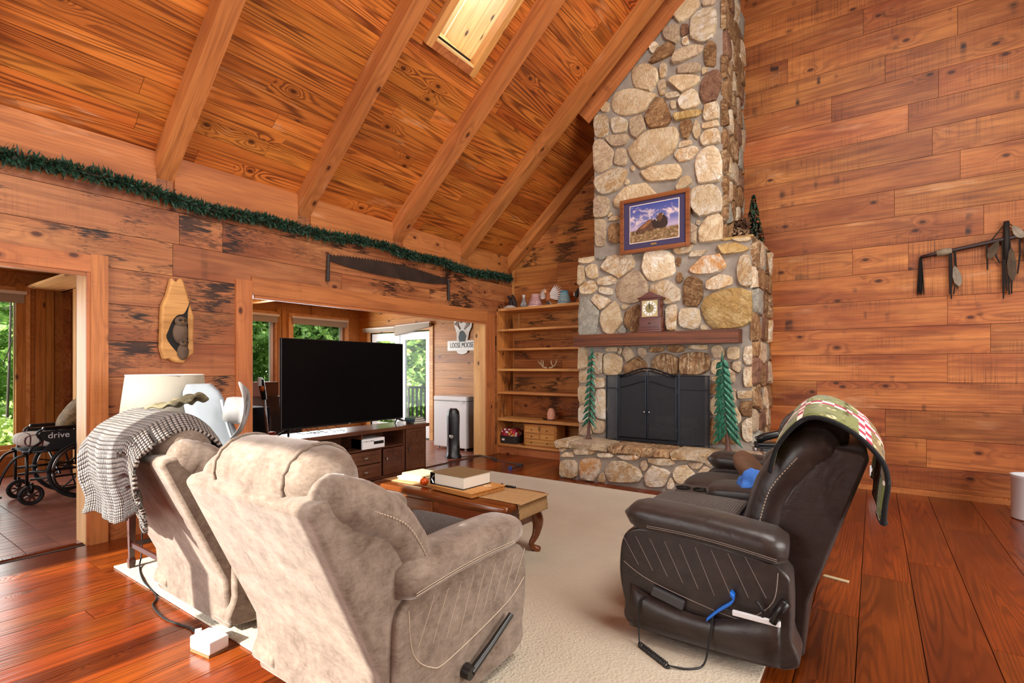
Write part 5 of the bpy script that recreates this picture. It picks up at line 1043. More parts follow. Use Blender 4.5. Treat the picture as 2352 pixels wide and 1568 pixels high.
for k in range(5): wr_.tube(spline([(-5.0, 3.1+k*.12, .70), (-4.99, 3.12+k*.13, .66), (-4.96+.03*k, 3.2+k*.1, .647), (-5.02, 3.4+k*.05, .647)], 5), .0035, 5)
tag(wr_.build('tv_cables', M['black'], None), 'tangle of thin black cables under the television', 'cables')
# ---------------------------------------------------------------- lamp and side table
st_ = thing('side_table', 'narrow dark reddish side table under the lamp', 'table', (-3.82, 1.58, .013))
dkw = wood('side_table_wood', '5a2e24', '44201a', '22100c', rings=14, rough=.3, coat=.3, knots=.02, vary=.02)
MB().bar((-.29, -.29, .58), (.29, .29, .61)).build('table_top', dkw, st_, bevel=.006); MB().bar((-.26, -.26, .50), (.26, .26, .58)).build('apron', dkw, st_)
for sx in (-1, 1):
    for sy in (-1, 1): MB().rings([[(sx*.25+a*w_, sy*.25+c_*w_, z) for a, c_ in ((-1, -1), (1, -1), (1, 1), (-1, 1))] for z, w_ in ((.0, .016), (.05, .02), (.07, .014), (.50, .024))]).build('leg', dkw, st_)
for s in (-1, 1): MB().bar((-.24, s*.25-.008, .14), (.24, s*.25+.008, .17)).bar((s*.25-.008, -.24, .14), (s*.25+.008, .24, .17)).build('stretcher', dkw, st_)
lp = thing('table_lamp', 'table lamp with a large off-white drum shade', 'lamp', (-3.98, 1.50, .624))
MB().lathe([(.09, 0), (.09, .015), (.03, .03), (.05, .12), (.06, .2), (.03, .30), (.012, .34), (.012, .46)], n=24).build('base', flat('lamp_base', '6a4a38', .3), lp, smooth=2)
def shade_mat():
    t = NT('lamp_shade_linen'); t.done(srgb('a49c8e'), .8, t.bump(t.noise(t.mapping(t.coord(), (200, 200, 30)), 1, 2), .2, .002)); tl = t.node('BsdfTranslucent', {0: srgb('c0b4a2')})
    mx = t.node('MixShader', {0: .35, 1: t.b.outputs[0], 2: tl.outputs[0]}); t.t.links.new(mx.outputs[0], t.out.inputs[0]); return t.m
s_ = MB(); n = 48
for (r0, za), (r1, zb) in (((.262, .37), (.225, .68)),): s_.rings([[(r0*math.cos(2*math.pi*k/n), r0*math.sin(2*math.pi*k/n), za) for k in range(n)], [(r1*math.cos(2*math.pi*k/n), r1*math.sin(2*math.pi*k/n), zb) for k in range(n)]], cap=False)
s_ = s_.build('lamp_shade', shade_mat(), lp, smooth=True); q = s_.modifiers.new('thick', 'SOLIDIFY'); q.thickness = .003
for r_, z_ in ((.262, .372), (.225, .679)): MB().tube([(r_*math.cos(R(a)), r_*math.sin(R(a)), z_) for a in range(0, 361, 8)], .003, 5).build('rim', flat('shade_rim', 'd8cfc0', .8), lp)
#*math.cos(R(a)), .225*math.sin(R(a)), .679) for a in range(0, 361, 8)], .003, 5).build('rim', flat('shade_rim', 'd8cfc0', .8), lp)
MB().ball((0, 0, .50), (.03, .03, .045)).tube([(0, 0, .46), (0, 0, .68)], .003).build('bulb', M['plastic_w'], lp, smooth=True)
cd = MB().tube(spline([(-4.03, 1.50, .62), (-4.12, 1.42, .45), (-4.10, 1.40, .1), (-4.02, 1.36, .02), (-3.74, 1.285, .018), (-3.46, 1.255, .006), (-3.33, 1.19, .006), (-3.12, 1.165, .006), (-3.0, 1.18, .006), (-2.88, 1.20, .006), (-2.77, 1.18, .02)], 7), .0045, 6)
tag(cd.build('lamp_cord', M['blackmat'], None, smooth=True), 'black cord running from the lamp over the rug edge to the power adapter', 'cord')
# ---------------------------------------------------------------- small things on the floor
pb = thing('power_adapter', 'white power adapter box on the floor by the rug edge', 'adapter', (-2.60, 1.165, .012), R(8))
MB().bar((-.075, -.05, 0), (.075, .05, .062)).build('body', M['plastic_w'], pb, bevel=.008); MB().bar((-.072, -.048, -.012), (.072, .048, .0)).build('brown_pad', flat('cardboard', '8a6440', .9), pb)
pg = MB().box((-.0, 0, .02), (.07, .03, .035)).tube([(.03, 0, .02), (.07, 0, .02)], .006, 6).build('plug', flat('plug_pale', 'e0d8d0', .5), None, bevel=.004); pg.location = (-2.75, 1.18, .002); pg.rotation_euler = (0, 0, R(-25)); tag(pg, 'pale plug with a red tag beside the white adapter', 'plug')
tg = MB().box((0, 0, .004), (.14, .035, .008)).build('wooden_shim', flat('pale_wood', 'c9b48c', .7), None, bevel=.002); tg.location = (-.20, 3.87, 0); tg.rotation_euler = (0, 0, R(-12)); tag(tg, 'short pale wooden strip on the floor behind the loveseat', 'strip')
# white seat shell and hat beside the lamp
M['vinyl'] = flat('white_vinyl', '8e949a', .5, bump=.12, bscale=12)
wc = thing('white_seat_shell', 'white moulded seat back propped up on the side table beside the lamp', 'seat', (-3.63, 1.62, .624), R(35.28))
rs = []
for i in range(13):                                      # leaning boxy back, rounded over at the top
    t = i/12; z = .0+.62*t; x = .17-.23*t-.02*math.sin(math.pi*t); e = 1 if t < .86 else math.sqrt(max(.30, 1-((t-.86)/.14)**2*.7)); w_ = .20+.05*math.sin(math.pi*t)
    rs.append([(x+a*e, b_, z) for a, b_ in [(p[0]*math.cos(R(40))-p[1]*math.sin(R(40)), p[0]*math.sin(R(40))+p[1]*math.cos(R(40))) for p in sup(w_, .17, 24, 6)]])
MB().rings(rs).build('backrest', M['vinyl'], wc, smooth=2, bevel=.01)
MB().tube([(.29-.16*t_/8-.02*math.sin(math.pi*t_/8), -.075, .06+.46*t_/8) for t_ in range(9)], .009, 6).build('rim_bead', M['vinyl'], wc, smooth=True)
ht = thing('cowboy_hat', 'pale grey felt cowboy hat hung on the white seat back', 'hat', (-3.43, 1.72, 1.07), 0)
felt = flat('grey_felt', '8a8684', .9, bump=.2, bscale=90, var=.08)
HM = Matrix.Rotation(R(35.28+22), 4, 'Z') @ Matrix.Rotation(R(-82), 4, 'Y')
rs = []
for r_, z in ((.19, .02), (.15, -.004), (.105, .0), (.10, .03), (.096, .08), (.085, .115), (.05, .12), (.002, .108)):
    rs.append([HM @ Vector((r_*math.cos(a)*(1 if r_ > .12 else .86), r_*math.sin(a)*1.15, (z if r_ < .12 else -.01+(.075 if r_ > .17 else .02)*abs(math.cos(a))**2.2)-.04)) for a in [2*math.pi*k/28 for k in range(28)]])
o = MB().rings(rs, cap=False).build('felt_body', felt, ht, smooth=True); q = o.modifiers.new('thick', 'SOLIDIFY'); q.thickness = .004
MB().rings([[HM @ Vector(((.103-.002*j)*.88*math.cos(a), (.103-.002*j)*1.16*math.sin(a), -.036+.022*j)) for a in [2*math.pi*k/28 for k in range(28)]] for j in (0, 1)], cap=False).build('hat_band', flat('hat_band', '4a3c3c', .8), ht, smooth=True)
# ---------------------------------------------------------------- on the left wall
gl = thing('pine_garland', 'long dark green artificial pine garland along the top of the left wall', 'garland', (XL+.07, 0, 2.80))
rd = random.Random(41)
path = lambda y: Vector((.0, y, .02*math.sin(y*1.9)+.012*math.sin(y*5.1)-.012*abs(math.sin(y*2.45))))
MB().tube([path(-1.2+k*.1) for k in range(81)], .008, 5).build('wire', M['bark'], gl)
vs = []; fs = []
for i in range(9000):
    y = rd.uniform(-1.2, 6.80); c = path(y); tw = rd.uniform(0, 6.28); L = rd.uniform(.035, .085)
    d = Vector((math.cos(tw)*.9, rd.uniform(-1, 1), math.sin(tw))).normalized(); c = c+d*.012+Vector((0, 0, rd.gauss(0, .008))); s_ = d.cross(Vector((rd.gauss(0, 1), rd.gauss(0, 1), rd.gauss(0, 1)))).normalized()
    e = c+d*L
    if e.x < -.062: e.x = -.062
    k = len(vs); vs += [c-s_*.003, c+s_*.003, (c+e)/2+s_*.0075, e, (c+e)/2-s_*.0075]; fs.append((k, k+1, k+2, k+3, k+4))
me = bpy.data.meshes.new('needles'); me.from_pydata([tuple(v) for v in vs], [], fs)
def garl():
    t = NT('garland_green'); n = t.noise(t.coord(), 40, 3, .6); return t.done(t.mix(t.ramp(n, (.35, 0.), (.65, 1.)), srgb('0a2016'), srgb('244e36')), .6)
me.materials.append(garl()); tag(link('needles', me, gl), kind='stuff')
sw = thing('crosscut_saw', 'old rusty two-man crosscut saw hung on the left wall', 'saw', (XL+.015, 4.38, 2.57))
rust = flat('rusty_steel', '3a2a22', .7, .5, .4, 30, .4)
up_ = []; lo_ = []
n = 90
for k in range(n+1):
    y = -.95+1.9*k/n; tt = k/n; zc = .06*math.sin(math.pi*tt)
    up_.append((y, zc+.01+(.022 if k % 2 else 0))); lo_.append((y, zc*1.0-.10-.055*math.sin(math.pi*tt)+.06*(abs(tt-.5)*2)**3))
MB().prism(up_+lo_[::-1], 0, .004, Matrix(((0, 0, 1, 0), (1, 0, 0, 0), (0, 1, 0, 0), (0, 0, 0, 1)))).build('blade', rust, sw)
for s in (-1, 1): MB().tube([(.01, s*.965, .02), (.01, s*.975, -.27)], [.017, .020], 10).build('handle', flat('saw_handle_%d' % s, '2c2220', .7, bump=.3), sw, smooth=2)
ow = thing('owl_carving', 'driftwood wall carving with two owls in a hollow', 'carving', (XL+.004, 1.91, 1.40))
out = [(-.10, .02), (-.125, .12), (-.12, .30), (-.115, .47), (-.08, .56), (-.055, .66), (-.045, .715), (-.01, .68), (.02, .72), (.045, .70), (.075, .60), (.10, .50), (.13, .40), (.125, .20), (.13, .08), (.07, .03), (.05, -.01), (-.02, -.0), (-.06, .03)]
wdm = wood('driftwood', 'd8a464', 'b8803f', '7a4a20', rings=10, ramt=.5, rough=.7, knots=.05, vary=.02)
OM = Matrix(((0, 0, 1, 0), (1, 0, 0, 0), (0, 1, 0, 0), (0, 0, 0, 1)))
o = MB().prism([(-(p.y-.0), p.x) for p in [Vector((-b_, a, 0)) for a, b_ in [(q[1], -q[0]) for q in out]]] if 0 else [(a, b_) for a, b_ in out], 0, .07).build('slab', wdm, ow, smooth=2, bevel=.015)
o.matrix_local = OM
hol = [(-.07, .27), (-.085, .20), (-.02, .10), (.06, .03), (.075, .10), (.08, .25), (.075, .42), (.095, .52), (.05, .42), (.0, .40), (-.04, .35)]
o = MB().prism([(p.x, p.y) for p in spline([(a, b_, 0) for a, b_ in hol], 4, True)], .066, .074).build('hollow', flat('hollow_black', '15100e', .9), ow); o.matrix_local = OM  # flat near-black plate stands for the hollow
fea = flat('carved_owl', '5a4636', .8, bump=.8, bscale=60, var=.4)
for cy, cz, s in ((.015, .27, 1.0), (.035, .11, .75)):
    w_ = MB(); w_.ball((.082, cy, cz-.02), (.035*s, .06*s, .095*s), 14, 10).ball((.098, cy, cz+.075*s), (.034*s, .05*s, .045*s), 14, 10); w_ = w_.build('owl', fea, ow, smooth=True)
    for e in (-1, 1): MB().ball((.128*1+(s-1)*.02, cy+e*.02*s, cz+.085*s), .012*s, 10, 6).build('eye', flat('owl_eye', '1a0f08', .15), w_, smooth=True)
    MB().lathe([(.008*s, 0), (.001, .02*s)], (.132+(s-1)*.03, cy, cz+.07*s), 8, Matrix.Rotation(R(130), 4, 'Y')).build('beak', M['brass'], w_)
# ---------------------------------------------------------------- built-in shelves beside the chimney
sv = thing('built_in_shelves', 'built-in wooden wall shelves left of the stone chimney', 'shelf', (0, 0, 0))
for z, t_ in ((2.25, .04), (1.93, .03), (1.625, .03), (1.305, .035), (.945, .035), (.52, .045), (.13, .03)):
    plank('shelf_board', M['shelf'], (XL+.022, 6.50, z), (1, 0, 0), (0, 1, 0), 1.715, .44, t_, sv)
plank('plinth', M['trim'], (XL+.022, 6.53, 0), (1, 0, 0), (0, 0, 1), 1.715, .13, -.02, sv)
plank('support_strip', M['shelf'], (XL+.12, 6.93, 1.96), (0, 0, 1), (1, 0, 0), .29, .03, .015, sv)
plank('side_panel', M['wallS'], (XL+.001, 6.95, 0), (0, 0, 1), (0, -1, 0), 2.25, .45, .02, sv)
ZT = 2.291
def vase(name, label, x, prof, bands, y=6.68):
    t = thing(name, label, 'vase', (x, y, ZT), 0, 'pottery on the top shelf'); MB().lathe(prof, n=28).build('body', bands, t, smooth=True); return t
def banded(name, a, b_, c_, h):
    t = NT(name); z = t.math('DIVIDE', t.node('SeparateXYZ', {0: t.coord()}).outputs[2], h); zig = t.node('TexVoronoi', {'Vector': t.mapping(t.coord(), (40, 40, 40)), 'Scale': 1.}).outputs[0]
    col = t.ramp(z, (.0, srgb('ece6de')), (.07, srgb('ece6de')), (.09, srgb(b_)), (.35, srgb(a)), (.7, srgb(a)), (.95, srgb(c_))); band = t.ramp(z, (.16, 0.), (.18, 1.), (.40, 1.), (.42, 0.))
    return t.done(t.mix(t.math('MULTIPLY', t.math('MULTIPLY', band, t.ramp(zig, (.3, 1.), (.45, 0.))), .6), col, srgb('f0ece6')), .6)
vase('bud_vase', 'small white and grey long-necked vase on the top shelf', -4.50, [(.055, 0), (.062, .02), (.06, .05), (.035, .10), (.02, .14), (.019, .17), (.026, .205), (.022, .205), (.015, .17)], banded('vase_grey', '8a8688', '5a585c', 'd8d0c8', .2))
vase('pink_pot', 'pink flared pot on the top shelf beside the owl figurine', -4.28, [(.125, 0), (.125, .015), (.115, .04), (.09, .11), (.07, .16), (.065, .20), (.058, .20), (.06, .16)], banded('pot_pink', 'b88a88', 'a07484', 'cfa49c', .2))
vase('blue_pot', 'blue flared pot on the top shelf next to the chimney', -3.77, [(.115, 0), (.115, .015), (.10, .05), (.08, .12), (.062, .17), (.06, .21), (.053, .21), (.055, .17)], banded('pot_blue', '8ab0b8', '6a98ac', '5a94b0', .21))
ob = thing('owl_figurine', 'orange-brown owl figurine with white wings spread on the top shelf', 'figurine', (-4.02, 6.62, ZT))
MB().ball((0, 0, .13), (.042, .042, .075), 14, 10).ball((-.02, -.02, .205), (.034, .034, .034), 14, 8).build('body', flat('owl_orange', 'b0683a', .7, bump=.5, bscale=60, var=.3), ob, smooth=True)
MB().ball((-.025, -.045, .207), (.024, .012, .026), 12, 8).build('face', flat('owl_face', 'e0b890', .7), ob, smooth=True)
MB().lathe([(.05, 0), (.055, .015), (.03, .03), (.02, .07)], n=14).build('perch', M['bark'], ob)
wing = flat('owl_wing', 'd8d4d0', .7, bump=.6, bscale=70, var=.15)
for s, L, el in ((-1, .14, 48), (1, .24, 34)):
    w_ = MB()
    for k in range(9):
        a = R(el+22-k*9) if s > 0 else R(el+28-k*10); l = L*(.72+.28*math.sin(k/8*2.6)); b0 = Vector((s*.03, 0, .17-.006*k)); e = b0+Vector((s*math.cos(a)*l, .01, math.sin(a)*l))
        d = (e-b0).normalized(); n_ = Vector((-d.z, 0, d.x))*.013; w_.add([b0-n_*.5+Vector((0, -.003*k/8, 0)), b0+n_*.5, (b0+e)/2+n_, e, (b0+e)/2-n_, b0+Vector((0, .006, 0)), (b0+e)/2+Vector((0, .007, 0))], [(0, 1, 2, 3, 4), (0, 5, 1), (1, 5, 6, 2), (2, 6, 3), (3, 6, 4), (4, 6, 5, 0)])
    w_.build('wing', wing, ob)
tl = MB()
for k in range(6): a = R(-60-k*12); tl.add([(.0, .01, .08), (.012, .015, .08), (math.cos(a)*.11, .02, .08+math.sin(a)*.07), (math.cos(a)*.10-.012, .025, .08+math.sin(a)*.075)], [(0, 1, 2, 3)])
tl.build('tail', wing, ob)
eg = thing('eagle_figurine', 'dark eagle figurine on a pale rock at the left end of the top shelf', 'figurine', (-4.72, 6.66, ZT))
MB().ball((0, 0, .10), (.05, .05, .08), 12, 8).ball((-.03, -.03, .185), (.03, .03, .03), 10, 8).ball((.05, 0, .12), (.03, .05, .12), 10, 8, Matrix.Rotation(R(-20), 4, 'Y')).build('body', flat('dark_feathers', '2a1c18', .7, bump=.6, bscale=60, var=.4), eg, smooth=True)
MB().rings([[(a*1.0, b_-.05, z) for a, b_ in sup(w_, w_*.6, 14, 2.4)] for w_, z in ((.24, 0), (.22, .02), (.12, .05))]).build('rock_base', flat('pale_rock', 'a8a09a', .8, bump=.8, bscale=30, var=.4), eg, smooth=2)
fg = thing('bird_figurine', 'small dark bird on a branch figurine at the chimney end of the top shelf', 'figurine', (-3.52, 6.60, ZT))
MB().ball((0, 0, .13), (.03, .035, .055), 12, 8).ball((.03, -.01, .19), .022, 10, 8).build('body', flat('bird_dark', '2c2c22', .6, var=.4), fg, smooth=True); MB().ball((-.028, -.02, .13), (.014, .02, .03)).build('breast', flat('bird_breast', 'd8c8c0', .7), fg, smooth=True)
MB().tube(spline([(-.05, 0, 0), (-.02, 0, .05), (.0, 0, .10), (.03, 0, .16)], 4), .008, 6).lathe([(.06, 0), (.05, .012), (.001, .012)], n=12).build('branch', M['bark'], fg)
at = thing('shed_antlers', 'pair of pale shed antlers on the middle shelf', 'antlers', (-4.04, 6.66, 1.341))
bone = flat('antler_bone', 'cdbb98', .6, bump=.3, bscale=40, var=.2)
for s in (-1, 1):
    P = spline([(s*.02, 0, .015), (s*.07, -.01, .02), (s*.12, 0, .06), (s*.14, .02, .14)], 6); o = MB().tube(P, [.013-.0005*i for i in range(len(P))], 8)
    o.tube(spline([(s*.09, -.005, .03), (s*.07, -.03, .09), (s*.075, -.03, .13)], 4), [.009, .009, .008, .008, .007, .006, .005, .004, .002], 6).tube(spline([(s*.12, 0, .06), (s*.16, -.02, .10), (s*.17, -.02, .12)], 4), [.008, .008, .007, .007, .006, .005, .004, .003, .002], 6); o.build('antler', bone, at, smooth=True)
sl_ = thing('salt_lamp', 'small pink salt crystal lamp on the lower shelf', 'lamp', (-3.96, 6.62, .566))
MB().rings([[(a*(1+.08*math.sin(k*2.1+z*40)), b_*(1+.06*math.cos(k*3.3)), z) for k, (a, b_) in enumerate(sup(w_, w_*.9, 12, 2.3))] for w_, z in ((.115, .018), (.125, .07), (.115, .13), (.07, .175), (.02, .185))]).build('crystal', flat('salt_pink', 'e0a488', .35, bump=.4, bscale=20, var=.12), sl_)
MB().lathe([(.06, 0), (.06, .018), (.001, .018)], n=18).build('base', M['mahog'], sl_); MB().tube(spline([(-.05, 0, .01), (-.10, -.02, .006), (-.15, 0, .02), (-.12, .05, .006)], 4), .006, 6).build('cord', M['black'], sl_)
hb = thing('storage_basket', 'dark woven basket with a label on the lowest shelf', 'basket', (-4.72, 6.66, .161))
MB().rings([[(a, b_, z) for a, b_ in sup(w_, w_*.72, 24, 7)] for w_, z in ((.30, 0), (.32, .12), (.305, .12), (.29, .01))]).build('body', flat('dark_wicker', '2a221e', .8, bump=1., bscale=70), hb, smooth=2); MB().box((-.08, -.117, .06), (.05, .004, .03)).build('label_plate', M['plastic_w'], hb)
def floral():
    t = NT('floral_print'); vo = t.node('TexVoronoi', {'Vector': t.coord(), 'Scale': 26.0}); r_ = t.node('SeparateColor', {0: vo.outputs['Color']}).outputs[0]
    return t.done(t.ramp(r_, (.0, srgb('8c1a2c')), (.3, srgb('c83a4c')), (.5, srgb('e0a83a')), (.7, srgb('f0e4d8')), (.85, srgb('a02438')), interp='CONSTANT'), .6)
fb_ = thing('floral_box', 'red and yellow floral box sitting in the dark basket', 'box', (-4.72, 6.66, .175)); MB().bar((-.135, -.095, 0), (.135, .095, .19)).build('box_body', floral(), fb_, bevel=.01); MB().bar((-.14, -.10, .19), (.14, .10, .215)).build('lid', floral(), fb_, bevel=.006); MB().box((-.02, -.102, .165), (.05, .004, .03)).build('label_plate', M['plastic_w'], fb_)
tc = thing('tool_chest', 'small oak tool chest with brass corners on the lowest shelf', 'chest', (-4.10, 6.64, .161))
MB().bar((-.29, -.12, 0), (.29, .13, .335)).build('case', M['oak'], tc, bevel=.003); MB().bar((-.295, -.125, .335), (.295, .135, .35)).build('lid', M['mahog'], tc, bevel=.004)
for x0, x1, z0, z1 in ((-.26, -.01, .205, .30), (.01, .26, .205, .30), (-.26, -.01, .115, .195), (.01, .26, .115, .195), (-.26, .26, .02, .105)):
    d = MB().bar((x0, -.132, z0), (x1, -.12, z1)).build('drawer', M['board'], tc, bevel=.004)
    for kx in ([(x0+x1)/2] if x1-x0 < .4 else [x0+.12, x1-.12]): MB().tube([(kx, -.132, (z0+z1)/2), (kx, -.15, (z0+z1)/2)], [.006, .009], 8).build('knob', flat('bronze_knob', '3a2618', .4, .5), d)
cr = MB()
for sx in (-1, 1):
    for z in (.01, .325): cr.box((sx*.275, -.124, z), (.035, .006, .02))
cr.box((.0, -.136, .285), (.03, .006, .055)); cr.build('brass_fitting', M['brass'], tc)
sb = thing('switch_box', 'small white plug-in switch on the lowest shelf by the chimney', 'switch', (-3.48, 6.58, .161)); MB().bar((-.03, -.02, 0), (.03, .02, .20)).build('body', M['plastic_w'], sb, bevel=.006); MB().box((0, -.021, .14), (.03, .004, .016)).build('slot', M['black'], sb)
MB().tube(spline([(0, 0, .2), (.01, 0, .26), (.05, .03, .30)], 5), .006, 6).build('lead', flat('cream_lead', 'd8c8a0', .5), sb)
# ---------------------------------------------------------------- ornament and outlet on the far wall, crock
po = thing('pipe_ornament', 'dark feathered wall ornament of a stick with hanging straps', 'wall ornament', (.4, YF-.03, 2.52))
lt = flat('dark_leather', '1a100c', .7); fur = flat('pale_fur', '8a7c68', .95, bump=1., bscale=80, var=.3)
MB().tube([(0, 0, 0), (.12, 0, .022), (.3, 0, .045), (.62, 0, .095), (1.0, 0, .155)], [.018, .018, .021, .022, .02], 10).build('stick', flat('dark_stick', '2c1512', .5), po, smooth=True)
MB().tube([(.13, 0, .022), (.19, 0, .032), (.25, 0, .038)], [.03, .038, .03], 10).build('fur_wrap', fur, po, smooth=True)
tsl = MB(); rd = random.Random(2)
for k in range(46): x = rd.uniform(-.018, .018); y = rd.uniform(-.012, .008); tsl.tube([(x*.4, y*.4, .0), (x, y, -.15), (x*1.7, y, -.37+rd.uniform(-.03, .02))], [.004, .004, .002], 4)
tsl.build('horsehair_tassel', flat('black_hair', '0e0a09', .6), po)
def straps(x, z, L, n, seed, nm='strap'):
    r_ = random.Random(seed); s_ = MB()
    for k in range(n): dx = r_.uniform(-.03, .03); s_.tube([(x+dx, -.01, z), (x+dx*1.2+.01, -.012, z-L*.5), (x+dx*1.6+r_.uniform(-.02, .03), -.012, z-L*r_.uniform(.75, 1.05))], [.007, .008, .006], 5)
    s_.build(nm, lt, po)
def feather(x, z, L, a, m):
    d = Vector((math.sin(a), 0, -math.cos(a))); n_ = Vector((math.cos(a), 0, math.sin(a))); b0 = Vector((x, -.022, z)); vs = [b0]
    for t_, w_ in ((.15, .018), (.5, .034), (.8, .03), (.97, .012)): vs += [b0+d*L*t_+n_*w_, b0+d*L*t_-n_*w_]
    MB().add([tuple(v) for v in vs]+[tuple(v+Vector((0, -.006, 0))) for v in (b0, b0+d*L)], [(0, 1, 9), (0, 9, 2), (1, 3, 10, 9), (3, 5, 10), (5, 7, 10), (2, 9, 10, 4), (4, 10, 6), (6, 10, 8), (7, 8, 10)]).build('feather', m, po)
straps(.26, .03, .50, 5, 1); straps(.54, .08, .28, 2, 2); straps(.66, .12, .60, 8, 3); straps(.78, .12, .36, 4, 5)
MB().tube([(.66, -.012, .27), (.66, -.012, .1), (.655, -.012, -.1)], [.022, .026, .02], 8).build('strap', lt, po, smooth=True)
MB().tube([(.54, -.005, .085), (.66, -.005, .265), (.80, -.005, .125)], .006, 5).build('hanging_cord', lt, po)
fm = flat('brown_feather', '4a3a2a', .8, var=.4, bscale=60); fm2 = flat('grey_feather', '8c8070', .8, var=.3, bscale=60)
feather(.60, .09, .19, R(-22), fm); feather(.69, .02, .34, R(2), fm); feather(.27, -.12, .22, R(10), fm2); feather(.70, .22, .15, R(30), fm2); feather(.80, .08, .2, R(5), fm)
ol = thing('wall_outlet', 'white electrical outlet low on the far wall behind the loveseat', 'outlet', (-.005, YF-.004, .21)); MB().box((0, 0, 0), (.075, .008, .118)).build('plate', M['plastic_w'], ol, bevel=.003)
for z in (-.025, .025): MB().box((0, -.005, z), (.034, .004, .03)).build('socket', flat('socket_white', 'd0d0d0', .4), ol)
cr_ = thing('stoneware_crock', 'white glazed crock at the right edge by the far wall', 'crock', (1.16, 6.40, 0)); MB().lathe([(.14, 0), (.15, .01), (.15, .36), (.158, .375), (.158, .395), (.145, .395), (.14, .36), (.135, .03), (.001, .03)], n=36).build('body', flat('white_glaze', 'd8dae0', .25), cr_, smooth=2)
# ---------------------------------------------------------------- beyond the wide opening
fz = thing('chest_freezer', 'white upright chest freezer in the sun room', 'freezer', (-5.735, 6.62, 0))
MB().bar((-.36, -.30, .04), (.36, .30, .80)).build('cabinet', M['white'], fz, bevel=.012); MB().bar((-.365, -.305, .805), (.365, .30, .885)).build('lid', M['white'], fz, bevel=.02); MB().box((.24, -.31, .79), (.10, .02, .03)).build('latch', M['plastic_w'], fz)
for sx in (-1, 1):
    for sy in (-1, 1): MB().cyl((sx*.3, sy*.24, 0), (sx*.3, sy*.24, .04), .02).build('foot', M['plastic_w'], fz)
v_ = MB()
for k in range(9): v_.box((.361, .0, .12+k*.022), (.004, .16, .012))
v_.build('vent_slats', flat('vent_grey', '6a6e74', .6), fz); MB().box((.361, -.04, .47), (.004, .14, .12)).build('control_panel', flat('panel_grey', '4a4c52', .5), fz)
fn = thing('tower_fan', 'black tower fan standing on the floor in front of the freezer', 'fan', (-5.19, 5.80, 0), R(55))
MB().rings([[(a, b_, z) for a, b_ in sup(w_, d_, 20, 3)] for w_, d_, z in ((.24, .22, 0), (.24, .22, .03), (.20, .17, .06), (.18, .16, .30), (.19, .17, .62), (.17, .15, .70), (.10, .10, .74))]).build('housing', M['black'], fn, smooth=2)
g_ = MB()
for k in range(26): g_.box((.03, -.088, .20+k*.018), (.09, .006, .007))
g_.build('grille', flat('grille_grey', '2c2e34', .4), fn); MB().lathe([(.03, 0), (.028, .015), (.001, .015)], (-.05, -.085, .33), 18, Matrix.Rotation(R(90), 4, 'X')).build('knob', M['chrome'], fn, smooth=2)
MB().tube(spline([(-.06, .05, .68), (-.02, .08, .735), (.04, .05, .69)], 5), .01, 6).build('handle', M['black'], fn)
fc = MB().tube(spline([(-5.10, 5.86, .01), (-5.0, 6.08, .008), (-4.92, 6.12, .008), (-4.66, 6.08, .008), (-4.50, 5.96, .008), (-4.30, 5.92, .008), (-4.03, 5.86, .008), (-3.97, 5.72, .008), (-3.96, 5.60, .008)], 6), .006, 6).box((-4.52, 5.97, .016), (.05, .04, .03)).box((-4.66, 6.08, .012), (.04, .03, .02)).box((-3.99, 5.83, .016), (.08, .05, .03))
tag(fc.build('fan_cord', flat('cord_grey', '3a3634', .6), None, smooth=2), 'dark extension cord across the floor from the fan towards the hearth', 'cord')
bp = MB().box((0, 0, .02), (.03, .05, .04)).build('blue_plug', flat('blue_plug', '2a4a94', .4), None, bevel=.005); bp.location = (-3.955, 5.55, 0); tag(bp, 'small blue plug end lying on the floor by the cord', 'plug')
sg = thing('moose_sign', 'cut-out metal wall sign with moose head and lettering', 'sign', (-5.99, YF-.012, 1.62))
tin = flat('galvanised_tin', 'a8a49e', .45, .5, .2, 30, .15); tind = flat('sign_dark', '3c4a4a', .6)
SMx = Matrix.Rotation(R(90), 4, 'X')
MB().prism([(-.35, .04), (-.13, .04), (-.11, .0), (-.04, -.02), (.04, -.02), (.11, .0), (.13, .04), (.33, .04), (.33, .22), (.13, .22), (.16, .36), (.22, .46), (.23, .56), (.17, .63), (.06, .66), (.03, .55), (-.03, .53), (-.09, .62), (-.16, .66), (-.20, .58), (-.18, .48), (-.13, .36), (-.13, .22), (-.35, .22)], 0, .01, SMx).build('plate', tin, sg)
MB().prism([(-.12, .20), (.12, .20), (.13, .34), (.09, .40), (-.09, .40), (-.12, .34)], .01, .013, SMx).build('oval', flat('sign_cream', 'e0dcd2', .6), sg)
MB().prism([(-.06, .20), (.07, .20), (.10, .30), (.05, .37), (.0, .40), (-.05, .38), (-.08, .28)], .013, .018, SMx).build('moose_head', tind, sg)
antl = MB()
for s in (-1, 1):
    for k in range(4): antl.tube([(s*.05, -.014, .42), (s*(.10+.02*k), -.014, .50), (s*(.07+.035*k), -.014, .61-.025*k)], [.012, .012, .006], 6)
antl.build('antlers', flat('antler_silver', 'c8c4bc', .5, .3), sg)
MB().prism([(-.345, .05), (.325, .05), (.325, .215), (-.345, .215)], .010, .0125, SMx).build('name_band', flat('band_silver', 'b4b0aa', .45, .4), sg)
text('LOOSE MOOSE', .13, tind, sg, (-.01, -.0145, .095), (R(90), 0, 0), 'lettering', .001, 'CENTER', .62)
text('LODGE', .035, tind, sg, (-.24, -.0145, .058), (R(90), 0, 0), 'lettering', .001, 'CENTER') if 0 else None
